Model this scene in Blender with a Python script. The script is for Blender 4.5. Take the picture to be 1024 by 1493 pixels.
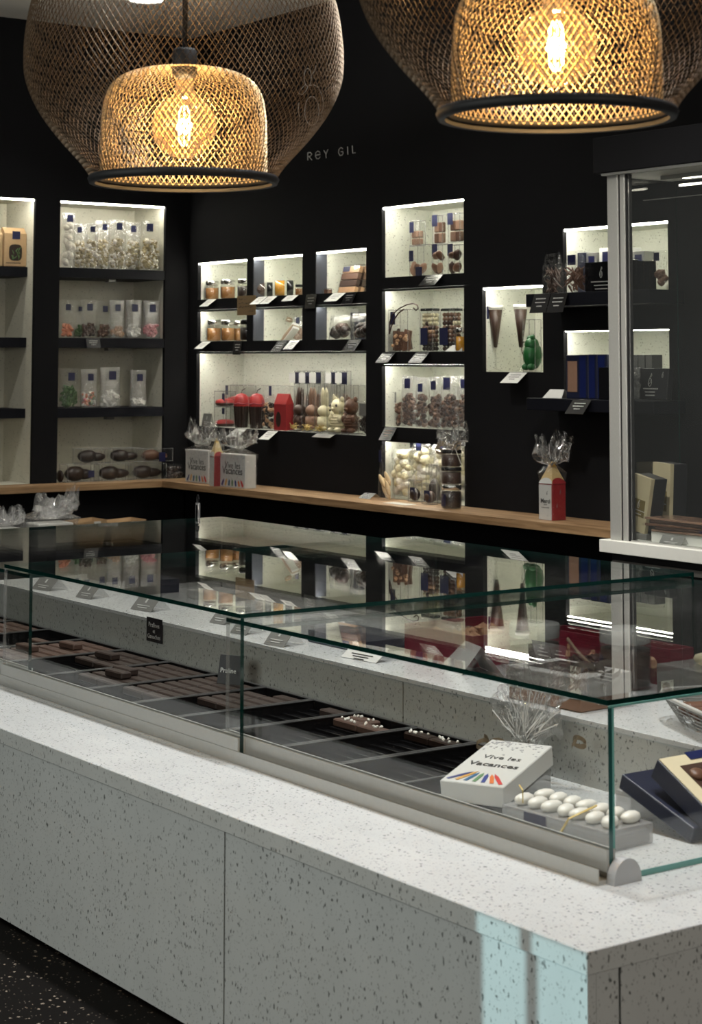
import bpy, bmesh, math, random
from mathutils import Vector, Matrix, noise
R = random.Random(7)
PI = math.pi
for o in list(bpy.data.objects):
    bpy.data.objects.remove(o)
SC = bpy.context.scene
COL = SC.collection

# ------------------------------------------------------------------ camera
YAW, PITCH, ROLL = math.radians(54.55022), math.radians(4.62951), math.radians(0.065)
FPX, CX, CY, EYE = 2702.145, 516.863, 305.104, 1.6
cyw, syw = math.cos(YAW), math.sin(YAW)
FW = Vector((cyw*math.cos(PITCH), syw*math.cos(PITCH), math.sin(PITCH)))
r0 = Vector((syw, -cyw, 0)); u0 = r0.cross(FW)
RT = r0*math.cos(ROLL) + u0*math.sin(ROLL)
UP = -r0*math.sin(ROLL) + u0*math.cos(ROLL)
CAM = Vector((0, 0, EYE))
cam_d = bpy.data.cameras.new('camera'); cam = bpy.data.objects.new('camera', cam_d); COL.objects.link(cam)
M3 = Matrix((RT, UP, -FW)).transposed()
cam.matrix_world = Matrix.Translation(CAM) @ M3.to_4x4()
cam_d.sensor_fit = 'VERTICAL'; cam_d.sensor_height = 36; cam_d.sensor_width = 36*1024/1493
cam_d.lens = FPX/1493*36
cam_d.shift_x = (512-CX)/1493; cam_d.shift_y = (CY-746.5)/1493
cam_d.dof.use_dof = True; cam_d.dof.focus_distance = 6.5; cam_d.dof.aperture_fstop = 9.0
cam_d.clip_end = 60
SC.camera = cam

# ------------------------------------------------------------------ world, exposure, big lights
w = bpy.data.worlds.new('world'); SC.world = w; w.use_nodes = True
w.node_tree.nodes['Background'].inputs[0].default_value = (0.9, 0.95, 1.0, 1)
w.node_tree.nodes['Background'].inputs[1].default_value = 0.02
SC.view_settings.view_transform = 'Standard'; SC.view_settings.look = 'None'
SC.view_settings.exposure = 0.0; SC.view_settings.gamma = 1.0
SC.view_settings.use_curve_mapping = False
SC.cycles.transparent_max_bounces = 48
SC.cycles.max_bounces = 10

def area(name, loc, target, size, power, color, size_y=None, spread=180):
    d = bpy.data.lights.new(name, 'AREA'); d.energy = power; d.color = color; d.size = size
    d.shape = 'RECTANGLE' if size_y else 'DISK'
    if size_y: d.size_y = size_y
    d.spread = math.radians(spread)
    o = bpy.data.objects.new(name, d); COL.objects.link(o); o.location = loc
    v = Vector(target)-Vector(loc); o.rotation_euler = v.to_track_quat('-Z', 'Y').to_euler()
    return o
# daylight through the shop front behind the photographer
area('shopfront_daylight', (-1.6, 3.6, 2.3), (2.2, 4.2, 0.2), 3.2, 74, (0.97, 1.0, 0.95), 1.8)
area('side_fill', (2.2, -2.5, 2.2), (3.0, 2.4, 0.4), 1.6, 62, (1.0, 0.92, 0.82), 1.4)  # added fill that brightens the end panel, no window behind it
area('ceiling_fill', (4.5, 8.5, 3.1), (4.5, 8.6, 5), 4.0, 60, (1.0, 0.95, 0.86), 4.0)  # added upward fill that brightens the ceiling, no fixture there
area('cabinet_front_fill', (4.6, 5.2, 4.0), (6.5, 6.6, 1.2), 0.25, 13, (1.0, 0.96, 0.88), spread=50)  # added fill that brightens the cabinet post, no fixture of its own
# ceiling spots over the island
DOWN = [(2.9, 2.7, 38), (2.9, 3.9, 30), (2.9, 5.1, 22), (2.9, 6.4, 17), (5.6, 8.6, 20), (5.2, 11.0, 20), (3.2, 9.6, 14)]
for i, (x, y, e) in enumerate(DOWN):
    area('ceiling_spot_light', (x, y, 4.05), (x, y, 0), 0.16, e, (1.0, 0.97, 0.91) if i > 1 else (0.95, 0.98, 1.0), spread=120)
# low daylight spot, its stripe shaped by slots cut in an unseen wall
LX, LY, LZ = -11.0, 4.6, 0.34
sp = bpy.data.lights.new('street_daylight', 'SPOT'); sp.energy = 4300; sp.color = (0.62, 0.95, 1.0)
sp.spot_size = math.radians(14); sp.spot_blend = 0.0; sp.shadow_soft_size = 0.015
spo = bpy.data.objects.new('street_daylight', sp); COL.objects.link(spo)
spo.location = (LX, LY, LZ)
spo.rotation_euler = (Vector((2.2, 2.6, 0.34))-Vector(spo.location)).to_track_quat('-Z', 'Y').to_euler()

# ------------------------------------------------------------------ measured planes
ZW = 0.693; XF = 6.925; XB = 7.286; YA = 12.44; YF = 12.20     # oak ledge height / front / walls
DB, DA = 0.43, 0.50                                           # niche depths
FZ = 0.088; ZS = 0.600; ZL = 0.754; XL = 3.03                             # island slab, raised middle
CEIL = 4.10
def ray(px, py): return FW + RT*((px-CX)/FPX) - UP*((py-CY)/FPX)
def pl(px, py, ax, val):
    d = ray(px, py); t = (val-CAM[ax])/d[ax]; return CAM + d*t
def pr(P):
    d = Vector(P)-CAM; k = d.dot(FW); return CX+FPX*d.dot(RT)/k, CY-FPX*d.dot(UP)/k
def depth(P): return (Vector(P)-CAM).dot(FW)
def onplane(px, z, ax, val):
    py = 520.0
    for _ in range(4):
        p = pl(px, py, ax, val); p[2] = z; py = pr(p)[1]
    return p
def mpp(P): return depth(P)/FPX     # metres per pixel at P

# ------------------------------------------------------------------ materials
MATS = {}
def newmat(name):
    m = bpy.data.materials.new(name); m.use_nodes = True; MATS[name] = m
    return m, m.node_tree, m.node_tree.nodes['Principled BSDF']
def pbr(name, col, rough=0.5, metal=0.0, spec=0.5, emit=None, es=0, noise_amt=0, nscale=30, bump=0, bscale=60, coat=0):
    m, t, b = newmat(name)
    b.inputs['Base Color'].default_value = (*col, 1); b.inputs['Roughness'].default_value = rough
    b.inputs['Metallic'].default_value = metal; b.inputs['Specular IOR Level'].default_value = spec
    b.inputs['Coat Weight'].default_value = coat
    if emit:
        b.inputs['Emission Color'].default_value = (*emit, 1); b.inputs['Emission Strength'].default_value = es
    tc = t.nodes.new('ShaderNodeTexCoord')
    if noise_amt:
        n = t.nodes.new('ShaderNodeTexNoise'); n.inputs['Scale'].default_value = nscale; n.inputs['Detail'].default_value = 4
        t.links.new(tc.outputs['Object'], n.inputs['Vector'])
        mx = t.nodes.new('ShaderNodeMix'); mx.data_type = 'RGBA'
        mx.inputs[6].default_value = (*[c*(1-noise_amt) for c in col], 1); mx.inputs[7].default_value = (*[min(1, c*(1+noise_amt)) for c in col], 1)
        t.links.new(n.outputs['Fac'], mx.inputs[0]); t.links.new(mx.outputs[2], b.inputs['Base Color'])
    if bump:
        n = t.nodes.new('ShaderNodeTexNoise'); n.inputs['Scale'].default_value = bscale
        t.links.new(tc.outputs['Object'], n.inputs['Vector'])
        bp = t.nodes.new('ShaderNodeBump'); bp.inputs['Strength'].default_value = bump; bp.inputs['Distance'].default_value = 0.004
        t.links.new(n.outputs['Fac'], bp.inputs['Height']); t.links.new(bp.outputs['Normal'], b.inputs['Normal'])
    return m
def film(name, tint=(1, 1, 1), base=0.04, rough=0.03, crinkle=0.0, cs=25, veil=0.0, veilcol=(0.9, 0.9, 0.9), glosscol=(1, 1, 1)):
    """thin clear sheet: transparent + Fresnel-weighted gloss (+ a little diffuse veil)"""
    m = bpy.data.materials.new(name); m.use_nodes = True; MATS[name] = m; t = m.node_tree
    for n in list(t.nodes): t.nodes.remove(n)
    out = t.nodes.new('ShaderNodeOutputMaterial')
    tr = t.nodes.new('ShaderNodeBsdfTransparent'); tr.inputs[0].default_value = (*tint, 1)
    gl = t.nodes.new('ShaderNodeBsdfGlossy'); gl.inputs['Roughness'].default_value = rough; gl.inputs[0].default_value = (*glosscol, 1)
    lw = t.nodes.new('ShaderNodeLayerWeight'); lw.inputs['Blend'].default_value = 0.5
    pw = t.nodes.new('ShaderNodeMath'); pw.operation = 'POWER'; pw.inputs[1].default_value = 5
    ml = t.nodes.new('ShaderNodeMath'); ml.operation = 'MULTIPLY_ADD'; ml.inputs[1].default_value = 1-base; ml.inputs[2].default_value = base
    t.links.new(lw.outputs['Facing'], pw.inputs[0]); t.links.new(pw.outputs[0], ml.inputs[0])
    mx = t.nodes.new('ShaderNodeMixShader'); t.links.new(ml.outputs[0], mx.inputs[0])
    src = tr
    if veil:
        df = t.nodes.new('ShaderNodeBsdfDiffuse'); df.inputs[0].default_value = (*veilcol, 1)
        tl = t.nodes.new('ShaderNodeMixShader'); tl.inputs[0].default_value = veil
        t.links.new(tr.outputs[0], tl.inputs[1]); t.links.new(df.outputs[0], tl.inputs[2]); src = tl
    t.links.new(src.outputs[0], mx.inputs[1]); t.links.new(gl.outputs[0], mx.inputs[2]); t.links.new(mx.outputs[0], out.inputs[0])
    if crinkle:
        tc = t.nodes.new('ShaderNodeTexCoord'); n = t.nodes.new('ShaderNodeTexNoise'); n.inputs['Scale'].default_value = cs; n.inputs['Detail'].default_value = 3
        t.links.new(tc.outputs['Object'], n.inputs['Vector'])
        bp = t.nodes.new('ShaderNodeBump'); bp.inputs['Strength'].default_value = crinkle; bp.inputs['Distance'].default_value = 0.02
        t.links.new(n.outputs['Fac'], bp.inputs['Height'])
        t.links.new(bp.outputs['Normal'], gl.inputs['Normal']); t.links.new(bp.outputs['Normal'], lw.inputs['Normal'])
    return m
def emis(name, col, s):
    m = bpy.data.materials.new(name); m.use_nodes = True; MATS[name] = m; t = m.node_tree
    t.nodes.remove(t.nodes['Principled BSDF'])
    e = t.nodes.new('ShaderNodeEmission'); e.inputs[0].default_value = (*col, 1); e.inputs[1].default_value = s
    t.links.new(e.outputs[0], t.nodes['Material Output'].inputs[0]); return m
def speckle(name, base, dark, scale=75, amount=0.20, rough=0.4, stretch=(1, 1, 1), thr=0.23, light=None):
    m, t, b = newmat(name); b.inputs['Roughness'].default_value = rough
    tc = t.nodes.new('ShaderNodeTexCoord'); mp = t.nodes.new('ShaderNodeMapping'); mp.inputs['Scale'].default_value = stretch; mp.inputs['Rotation'].default_value = (0.5, 0.62, 0.37)
    t.links.new(tc.outputs['Object'], mp.inputs[0])
    wn = t.nodes.new('ShaderNodeTexNoise'); wn.inputs['Scale'].default_value = scale*1.3
    t.links.new(mp.outputs[0], wn.inputs['Vector'])
    va = t.nodes.new('ShaderNodeVectorMath'); va.operation = 'MULTIPLY_ADD'; va.inputs[1].default_value = (0.012, 0.012, 0.012)
    t.links.new(wn.outputs['Color'], va.inputs[0]); t.links.new(mp.outputs[0], va.inputs[2])
    prev = None
    for k, (sc, am, th) in enumerate(((scale, amount, thr), (scale*2.1, amount*0.9, thr*1.05))):
        v = t.nodes.new('ShaderNodeTexVoronoi'); v.inputs['Scale'].default_value = sc
        t.links.new(va.outputs[0], v.inputs['Vector'])
        r = t.nodes.new('ShaderNodeMapRange'); r.inputs[1].default_value = th; r.inputs[2].default_value = th*1.5; r.inputs[3].default_value = 1; r.inputs[4].default_value = 0
        t.links.new(v.outputs['Distance'], r.inputs[0])
        s = t.nodes.new('ShaderNodeSeparateColor'); t.links.new(v.outputs['Color'], s.inputs[0])
        c = t.nodes.new('ShaderNodeMath'); c.operation = 'LESS_THAN'; c.inputs[1].default_value = am; t.links.new(s.outputs[0], c.inputs[0])
        q = t.nodes.new('ShaderNodeMath'); q.operation = 'MULTIPLY'; t.links.new(r.outputs[0], q.inputs[0]); t.links.new(c.outputs[0], q.inputs[1])
        q2 = t.nodes.new('ShaderNodeMath'); q2.operation = 'MULTIPLY'; q2.inputs[1].default_value = 0.85 if k == 0 else 0.55; t.links.new(q.outputs[0], q2.inputs[0])
        if prev:
            a = t.nodes.new('ShaderNodeMath'); a.operation = 'MAXIMUM'; t.links.new(prev.outputs[0], a.inputs[0]); t.links.new(q2.outputs[0], a.inputs[1]); prev = a
        else: prev = q2
    n = t.nodes.new('ShaderNodeTexNoise'); n.inputs['Scale'].default_value = 9; n.inputs['Detail'].default_value = 5; t.links.new(mp.outputs[0], n.inputs['Vector'])
    bm_ = t.nodes.new('ShaderNodeMix'); bm_.data_type = 'RGBA'
    bm_.inputs[6].default_value = (*[c*0.9 for c in base], 1); bm_.inputs[7].default_value = (*[min(1, c*1.07) for c in base], 1)
    t.links.new(n.outputs['Fac'], bm_.inputs[0])
    mx = t.nodes.new('ShaderNodeMix'); mx.data_type = 'RGBA'; mx.inputs[7].default_value = (*dark, 1)
    t.links.new(bm_.outputs[2], mx.inputs[6]); t.links.new(prev.outputs[0], mx.inputs[0]); t.links.new(mx.outputs[2], b.inputs['Base Color'])
    return m
def wood(name):
    m, t, b = newmat(name); b.inputs['Roughness'].default_value = 0.5
    tc = t.nodes.new('ShaderNodeTexCoord'); mp = t.nodes.new('ShaderNodeMapping'); mp.inputs['Scale'].default_value = (9, 0.9, 14)
    t.links.new(tc.outputs['Object'], mp.inputs[0])
    n = t.nodes.new('ShaderNodeTexNoise'); n.inputs['Scale'].default_value = 3; n.inputs['Detail'].default_value = 8; n.inputs['Distortion'].default_value = 0.6
    t.links.new(mp.outputs[0], n.inputs['Vector'])
    cr = t.nodes.new('ShaderNodeValToRGB'); e = cr.color_ramp.elements
    e[0].position = 0.3; e[0].color = (0.17, 0.095, 0.043, 1); e[1].position = 0.72; e[1].color = (0.42, 0.265, 0.14, 1)
    t.links.new(n.outputs['Fac'], cr.inputs[0]); t.links.new(cr.outputs[0], b.inputs['Base Color'])
    return m
WOOD = wood('oak'); WOODA = wood('oak_cross')
WOODA.node_tree.nodes['Mapping'].inputs['Scale'].default_value = (0.9, 9, 14)
SLAB = speckle('speckled_worktop', (0.51, 0.525, 0.525), (0.10, 0.11, 0.11), 122, 0.28, 0.22, (1, 1, 1))
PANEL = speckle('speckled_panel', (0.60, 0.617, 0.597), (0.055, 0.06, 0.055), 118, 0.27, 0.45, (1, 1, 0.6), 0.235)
PANEL_SHADED = speckle('speckled_panel_shaded', (0.45, 0.465, 0.445), (0.05, 0.055, 0.05), 126, 0.30, 0.45, (1, 1, 0.6), 0.24)  # same stone as the panels, darkened for the dimmer light inside the showcase
PANELE = speckle('speckled_end_panel', (0.60, 0.617, 0.597), (0.055, 0.06, 0.055), 118, 0.27, 0.45, (1, 1, 0.6), 0.235)
LINING = speckle('speckled_niche_lining', (0.70, 0.71, 0.63), (0.16, 0.16, 0.13), 85, 0.20, 0.5)
LININGA = speckle('grey_niche_lining', (0.66, 0.64, 0.54), (0.16, 0.16, 0.13), 85, 0.12, 0.5)
FLOOR = speckle('black_speckled_floor', (0.0035, 0.0028, 0.0024), (0.30, 0.25, 0.20), 62, 0.20, 0.65, (1, 1, 1), 0.18)
FLOOR.node_tree.nodes['Principled BSDF'].inputs['Specular IOR Level'].default_value = 0.06
WALL = pbr('black_wall_paint', (0.0060, 0.0060, 0.0072), 0.8, spec=0.15, noise_amt=0.3, nscale=2)
NAVYWALL = pbr('blue_black_shelf', (0.0025, 0.0030, 0.0065), 0.6, spec=0.2)
CEILM = pbr('ceiling_paint', (0.55, 0.54, 0.50), 0.9, noise_amt=0.05, nscale=3)
BLACK = pbr('black_metal', (0.007, 0.007, 0.008), 0.65)
BLKPL = pbr('black_plastic', (0.006, 0.006, 0.007), 0.22, noise_amt=0.2)
DARKCARD = pbr('black_card', (0.014, 0.014, 0.017), 0.45)
ALU = pbr('brushed_aluminium', (0.47, 0.47, 0.445), 0.42, 0.4, noise_amt=0.06, nscale=80)
ALUD = pbr('dark_aluminium', (0.30, 0.29, 0.27), 0.4, 0.8)
CHROME = pbr('chrome', (0.75, 0.75, 0.75), 0.12, 1)
WHITE = pbr('white_card', (0.52, 0.52, 0.50), 0.6)
WHITEP = pbr('white_board', (0.66, 0.66, 0.62), 0.6, noise_amt=0.04)
NAVY = pbr('navy_label', (0.009, 0.011, 0.048), 0.4)
NAVYBOX = pbr('navy_box', (0.012, 0.015, 0.035), 0.38)
BLUE = pbr('blue_foil', (0.008, 0.014, 0.075), 0.3)
SILV = pbr('silver_print', (0.55, 0.55, 0.53), 0.4, 0.3)
INK = pbr('black_ink', (0.02, 0.02, 0.02), 0.6)
GREYINK = pbr('grey_print', (0.16, 0.16, 0.16), 0.5)
KRAFT = pbr('kraft_paper', (0.42, 0.28, 0.15), 0.8, noise_amt=0.12, nscale=20, bump=0.3)
KRAFTD = pbr('kraft_card', (0.20, 0.13, 0.06), 0.8, noise_amt=0.1)
CHD = pbr('dark_chocolate', (0.018, 0.009, 0.006), 0.35, noise_amt=0.3, nscale=20)
CHB = pbr('brown_chocolate', (0.055, 0.027, 0.018), 0.42, noise_amt=0.25, nscale=20)
CHM = pbr('milk_chocolate', (0.12, 0.056, 0.032), 0.42, noise_amt=0.25, nscale=20)
CHP = pbr('pale_milk_chocolate', (0.26, 0.15, 0.10), 0.5, noise_amt=0.2, nscale=20)
CHBL = pbr('blond_chocolate', (0.46, 0.27, 0.15), 0.5, noise_amt=0.2, nscale=20)
CHW = pbr('white_chocolate', (0.72, 0.66, 0.44), 0.45, noise_amt=0.1)
MERING = pbr('meringue_white', (0.78, 0.74, 0.64), 0.7)
POPC = pbr('praline_cluster', (0.36, 0.29, 0.15), 0.6, noise_amt=0.5, nscale=60)
POPL = pbr('pale_cluster', (0.50, 0.42, 0.24), 0.6, noise_amt=0.4, nscale=60)
BISC = pbr('biscuit', (0.55, 0.40, 0.22), 0.7, noise_amt=0.2)
ORANGEC = pbr('salmon_dragee', (0.60, 0.22, 0.12), 0.4, noise_amt=0.15)
PINKC = pbr('pink_dragee', (0.62, 0.19, 0.22), 0.4, noise_amt=0.15)
GREENC = pbr('green_sweet', (0.07, 0.14, 0.05), 0.5, noise_amt=0.3)
GREENF = pbr('green_chocolate', (0.02, 0.13, 0.035), 0.3)
WHITEC = pbr('white_dragee', (0.72, 0.71, 0.66), 0.35, noise_amt=0.08)
REDC = pbr('red_icing', (0.33, 0.022, 0.022), 0.4, noise_amt=0.15)
REDBOX = pbr('red_card', (0.27, 0.014, 0.018), 0.5)
DKRED = pbr('crimson_box', (0.20, 0.010, 0.030), 0.45)
YELL = pbr('yellow_tip', (0.62, 0.36, 0.05), 0.5)
TANP = pbr('tan_pencil_wood', (0.50, 0.37, 0.17), 0.6)
HONEY = pbr('amber_spread', (0.26, 0.12, 0.04), 0.25)
CARAM = pbr('caramel_spread', (0.62, 0.30, 0.03), 0.25)
CREAM = pbr('cream_print', (0.62, 0.55, 0.38), 0.5)
GOLD = pbr('gold_ribbon', (0.46, 0.40, 0.26), 0.45, 0.15, bump=0.8, bscale=300)
GOLDL = pbr('gold_label', (0.17, 0.13, 0.05), 0.4, 0.3)
STRAW = pbr('paper_straw', (0.62, 0.47, 0.17), 0.7)
RIBB = pbr('silver_ribbon', (0.42, 0.39, 0.35), 0.25, 0.6)
TAUPE = pbr('taupe_ribbon', (0.28, 0.22, 0.15), 0.3, 0.5)
GREYTIN = pbr('grey_tin', (0.22, 0.22, 0.21), 0.4, 0.4)
FILM = film('cellophane', (0.97, 0.97, 0.97), 0.05, 0.07, 0.9, 22, 0.012)
FILM2 = film('crumpled_cellophane', (0.92, 0.92, 0.92), 0.12, 0.06, 1.0, 30, 0.02)
FILMC = film('foggy_cellophane', (0.95, 0.95, 0.95), 0.09, 0.10, 1.0, 22, 0.10, (0.85, 0.85, 0.85))
ACR = film('clear_plastic', (0.95, 0.95, 0.95), 0.04, 0.03, 0.15, 10, 0.008)
ACRE = film('plastic_edge', (0.7, 0.7, 0.7), 0.12, 0.12, 0, 1, 0.22)
PANE = film('glass_pane', (0.982, 0.982, 0.972), 0.045, 0.004)
PANEF = film('glass_front_pane', (0.95, 0.955, 0.945), 0.045, 0.004)
JARG = film('jar_glass', (0.93, 0.93, 0.92), 0.06, 0.03)
GEDGE = pbr('green_glass_edge', (0.002, 0.020, 0.016), 0.08, coat=0.5)
GEDGEL = pbr('pale_glass_edge', (0.13, 0.33, 0.30), 0.2)
GEDGEM = pbr('teal_glass_edge', (0.02, 0.085, 0.08), 0.1, coat=0.5)
BRONZE = pbr('bronze_wire', (0.135, 0.095, 0.06), 0.42, 0.6)
BRASS = pbr('brass_wire', (0.62, 0.47, 0.27), 0.45, 0.6)
FILA = emis('glowing_filament', (1.0, 0.66, 0.25), 55)
LEDM = emis('led_strip', (1.0, 0.97, 0.84), 62)
LEDW = emis('led_strip_warm', (1.0, 0.93, 0.76), 8)
SPOTM = emis('downlight_lens', (1.0, 0.97, 0.88), 8)
def bulbglass():
    m = film('amber_bulb_glass', (1.0, 0.86, 0.60), 0.06, 0.05)
    t = m.node_tree; out = [n for n in t.nodes if n.type == 'OUTPUT_MATERIAL'][0]
    src = out.inputs[0].links[0].from_socket
    e = t.nodes.new('ShaderNodeEmission'); e.inputs[0].default_value = (1.0, 0.60, 0.28, 1); e.inputs[1].default_value = 0.30
    a = t.nodes.new('ShaderNodeAddShader'); t.links.new(src, a.inputs[0]); t.links.new(e.outputs[0], a.inputs[1]); t.links.new(a.outputs[0], out.inputs[0])
    return m
BULB = bulbglass()

# ------------------------------------------------------------------ mesh builder
ICO = None
def ico():
    global ICO
    if ICO is None:
        bm = bmesh.new(); bmesh.ops.create_icosphere(bm, subdivisions=1, radius=1); bm.verts.ensure_lookup_table()
        a = ([v.co.copy() for v in bm.verts], [[v.index for v in f.verts] for f in bm.faces]); bm.free()
        bm = bmesh.new(); bmesh.ops.create_icosphere(bm, subdivisions=2, radius=1); bm.verts.ensure_lookup_table()
        b = ([v.co.copy() for v in bm.verts], [[v.index for v in f.verts] for f in bm.faces]); bm.free()
        ICO = (a, b)
    return ICO
class MB:
    def __init__(s): s.v = []; s.f = []; s.x = None
    def T(s, m): s.x = m; return s
    def add(s, vs, fs):
        n = len(s.v)
        s.v += [(s.x @ Vector(p)) if s.x is not None else Vector(p) for p in vs]; s.f += [[i+n for i in f] for f in fs]; return s
    def box(s, x0, x1, y0, y1, z0, z1):
        if x0 > x1: x0, x1 = x1, x0
        if y0 > y1: y0, y1 = y1, y0
        return s.add([(x0, y0, z0), (x1, y0, z0), (x1, y1, z0), (x0, y1, z0), (x0, y0, z1), (x1, y0, z1), (x1, y1, z1), (x0, y1, z1)],
                     [(0, 3, 2, 1), (4, 5, 6, 7), (0, 1, 5, 4), (1, 2, 6, 5), (2, 3, 7, 6), (3, 0, 4, 7)])
    def rbox(s, x0, x1, y0, y1, z0, z1, b=0.004, seg=2):
        bm = bmesh.new(); bmesh.ops.create_cube(bm, size=1)
        for v in bm.verts:
            v.co = Vector(((x0+x1)/2+v.co.x*(x1-x0), (y0+y1)/2+v.co.y*(y1-y0), (z0+z1)/2+v.co.z*(z1-z0)))
        bmesh.ops.bevel(bm, geom=bm.edges[:], offset=b, segments=seg, affect='EDGES', profile=0.5)
        bm.verts.index_update()
        s.add([v.co.copy() for v in bm.verts], [[v.index for v in f.verts] for f in bm.faces]); bm.free(); return s
    def frame(s, x0, x1, y0, y1, z0, z1, t=0.0015):
        for a in (x0, x1):
            for b in (y0, y1): s.box(a-t, a+t, b-t, b+t, z0, z1)
            for c in (z0, z1): s.box(a-t, a+t, y0, y1, c-t, c+t)
        for b in (y0, y1):
            for c in (z0, z1): s.box(x0, x1, b-t, b+t, c-t, c+t)
        return s
    def lathe(s, prof, n=20, c=(0, 0, 0)):
        vs = []; fs = []
        for r, z in prof:
            for i in range(n): vs.append((c[0]+r*math.cos(2*PI*i/n), c[1]+r*math.sin(2*PI*i/n), c[2]+z))
        for j in range(len(prof)-1):
            for i in range(n):
                a = j*n+i; b = j*n+(i+1) % n; fs.append((a, b, b+n, a+n))
        return s.add(vs, fs)
    def cyl(s, x, y, z0, z1, r, n=20, r2=None):
        r2 = r if r2 is None else r2
        return s.lathe([(1e-4, z0), (r, z0), (r2, z1), (1e-4, z1)], n, (x, y, 0))
    def tube(s, pts, r, n=6, close=False):
        pts = [Vector(p) for p in pts]; vs = []; fs = []; N = len(pts)
        for i, p in enumerate(pts):
            a = pts[i-1] if (i > 0 or close) else p; b = pts[(i+1) % N] if (i < N-1 or close) else p
            t = (b-a).normalized() if (b-a).length > 1e-9 else Vector((0, 0, 1))
            h = Vector((0, 0, 1)) if abs(t.z) < 0.9 else Vector((1, 0, 0))
            u = t.cross(h).normalized(); q = t.cross(u)
            for k in range(n):
                an = 2*PI*k/n; vs.append(p+u*(r*math.cos(an))+q*(r*math.sin(an)))
        for i in range(N if close else N-1):
            for k in range(n):
                a = i*n+k; b = i*n+(k+1) % n; c = ((i+1) % N)*n+k; d = ((i+1) % N)*n+(k+1) % n
                fs.append((a, b, d, c))
        if not close:
            fs.append(list(range(n))[::-1]); fs.append([(N-1)*n+k for k in range(n)])
        return s.add(vs, fs)
    def blob(s, c, r, sub=0, j=0.0, rot=None, rnd=R):
        V, F = ico()[sub]
        if not hasattr(r, '__len__'): r = (r, r, r)
        m = Matrix.Identity(3)
        if rot: m = Matrix.Rotation(rot[0], 3, 'X') @ Matrix.Rotation(rot[1], 3, 'Y') @ Matrix.Rotation(rot[2], 3, 'Z')
        vs = []
        for p in V:
            k = 1+(rnd.uniform(-j, j) if j else 0)
            q = m @ Vector((p.x*r[0]*k, p.y*r[1]*k, p.z*r[2]*k)); vs.append((c[0]+q.x, c[1]+q.y, c[2]+q.z))
        return s.add(vs, F)
    def surf(s, fn, nu, nv, wrap=False):
        vs = [fn(i/nu, j/nv) for j in range(nv+1) for i in range(nu if wrap else nu+1)]; w_ = nu if wrap else nu+1; fs = []
        for j in range(nv):
            for i in range(nu):
                a = j*w_+i; b = j*w_+(i+1) % w_; fs.append((a, b, b+w_, a+w_))
        return s.add(vs, fs)
    def plate(s, pts, y0, y1):
        """extrude an x-z outline along y"""
        n = len(pts)
        return s.add([(p[0], y0, p[1]) for p in pts]+[(p[0], y1, p[1]) for p in pts],
                     [list(range(n)), list(range(2*n-1, n-1, -1))]+[(i, i+n, (i+1) % n+n, (i+1) % n) for i in range(n)])
    def build(s, name, mat, parent=None, smooth=False, label=None, kind=None):
        me = bpy.data.meshes.new(name); me.from_pydata([tuple(p) for p in s.v], [], s.f); me.update()
        if smooth:
            me.polygons.foreach_set('use_smooth', [True]*len(me.polygons))
        mats = mat if isinstance(mat, (list, tuple)) else [mat]
        for m in mats: me.materials.append(m)
        o = bpy.data.objects.new(name, me); COL.objects.link(o)
        if parent is not None: o.parent = parent
        if label: o['label'] = label
        if kind: o['kind'] = kind
        return o
def thing(name, label, cat, loc=(0, 0, 0), rz=0, group=None, rx=0, ry=0):
    o = bpy.data.objects.new(name, None); COL.objects.link(o); o.location = loc; o.rotation_euler = (rx, ry, rz)
    o.empty_display_size = 0.02; o['label'] = label; o['category'] = cat
    if group: o['group'] = group
    return o
def tag(o, label, cat, group=None):
    o['label'] = label; o['category'] = cat
    if group: o['group'] = group
    return o
TXT = {}
def text(s, size, parent, mat, loc, rot=(PI/2, 0, 0), align='CENTER', name='lettering', bold=0.0, xs=1.0):
    key = (s, size, align, bold)
    if key not in TXT:
        cu = bpy.data.curves.new('t', 'FONT'); cu.body = s; cu.size = size; cu.align_x = align; cu.resolution_u = 2
        cu.extrude = 0.0003; cu.offset = bold
        ob = bpy.data.objects.new('t', cu); COL.objects.link(ob)
        dg = bpy.context.evaluated_depsgraph_get(); me = bpy.data.meshes.new_from_object(ob.evaluated_get(dg))
        bpy.data.objects.remove(ob); TXT[key] = me
    me = TXT[key].copy() if TXT[key].materials else TXT[key]
    me.materials.clear(); me.materials.append(mat)
    o = bpy.data.objects.new(name, me); COL.objects.link(o); o.parent = parent; o.location = loc; o.rotation_euler = rot
    o.scale = (xs, 1, 1)
    return o

# ------------------------------------------------------------------ setting
def struct(o): o['kind'] = 'structure'; return o
struct(MB().box(-4, 12, -5, 15, -0.1, FZ).build('floor', FLOOR))
struct(MB().box(-4, XB+2, -5, YA+2, CEIL, CEIL+0.1).build('ceiling', CEILM))

def wall_with_holes(name, mat, ax, val, th, a0, a1, z0, z1, holes):
    """wall slab; holes are (a_lo,a_hi,z_lo,z_hi) ; the wall is split on a grid of cuts"""
    A = sorted({a0, a1, *[h[0] for h in holes], *[h[1] for h in holes]}); Z = sorted({z0, z1, *[h[2] for h in holes], *[h[3] for h in holes]})
    mb = MB(); out = []
    for i in range(len(A)-1):
        run = None
        for j in range(len(Z)-1):
            am, zm = (A[i]+A[i+1])/2, (Z[j]+Z[j+1])/2
            inh = any(h[0] < am < h[1] and h[2] < zm < h[3] for h in holes)
            if not inh: run = [Z[j], Z[j+1]] if run is None else [run[0], Z[j+1]]
            if (inh or j == len(Z)-2) and run:
                if ax == 0: mb.box(val, val+th, A[i], A[i+1], run[0], run[1])
                else: mb.box(A[i], A[i+1], val, val+th, run[0], run[1])
                run = None
    return struct(mb.build(name, mat))
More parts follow.
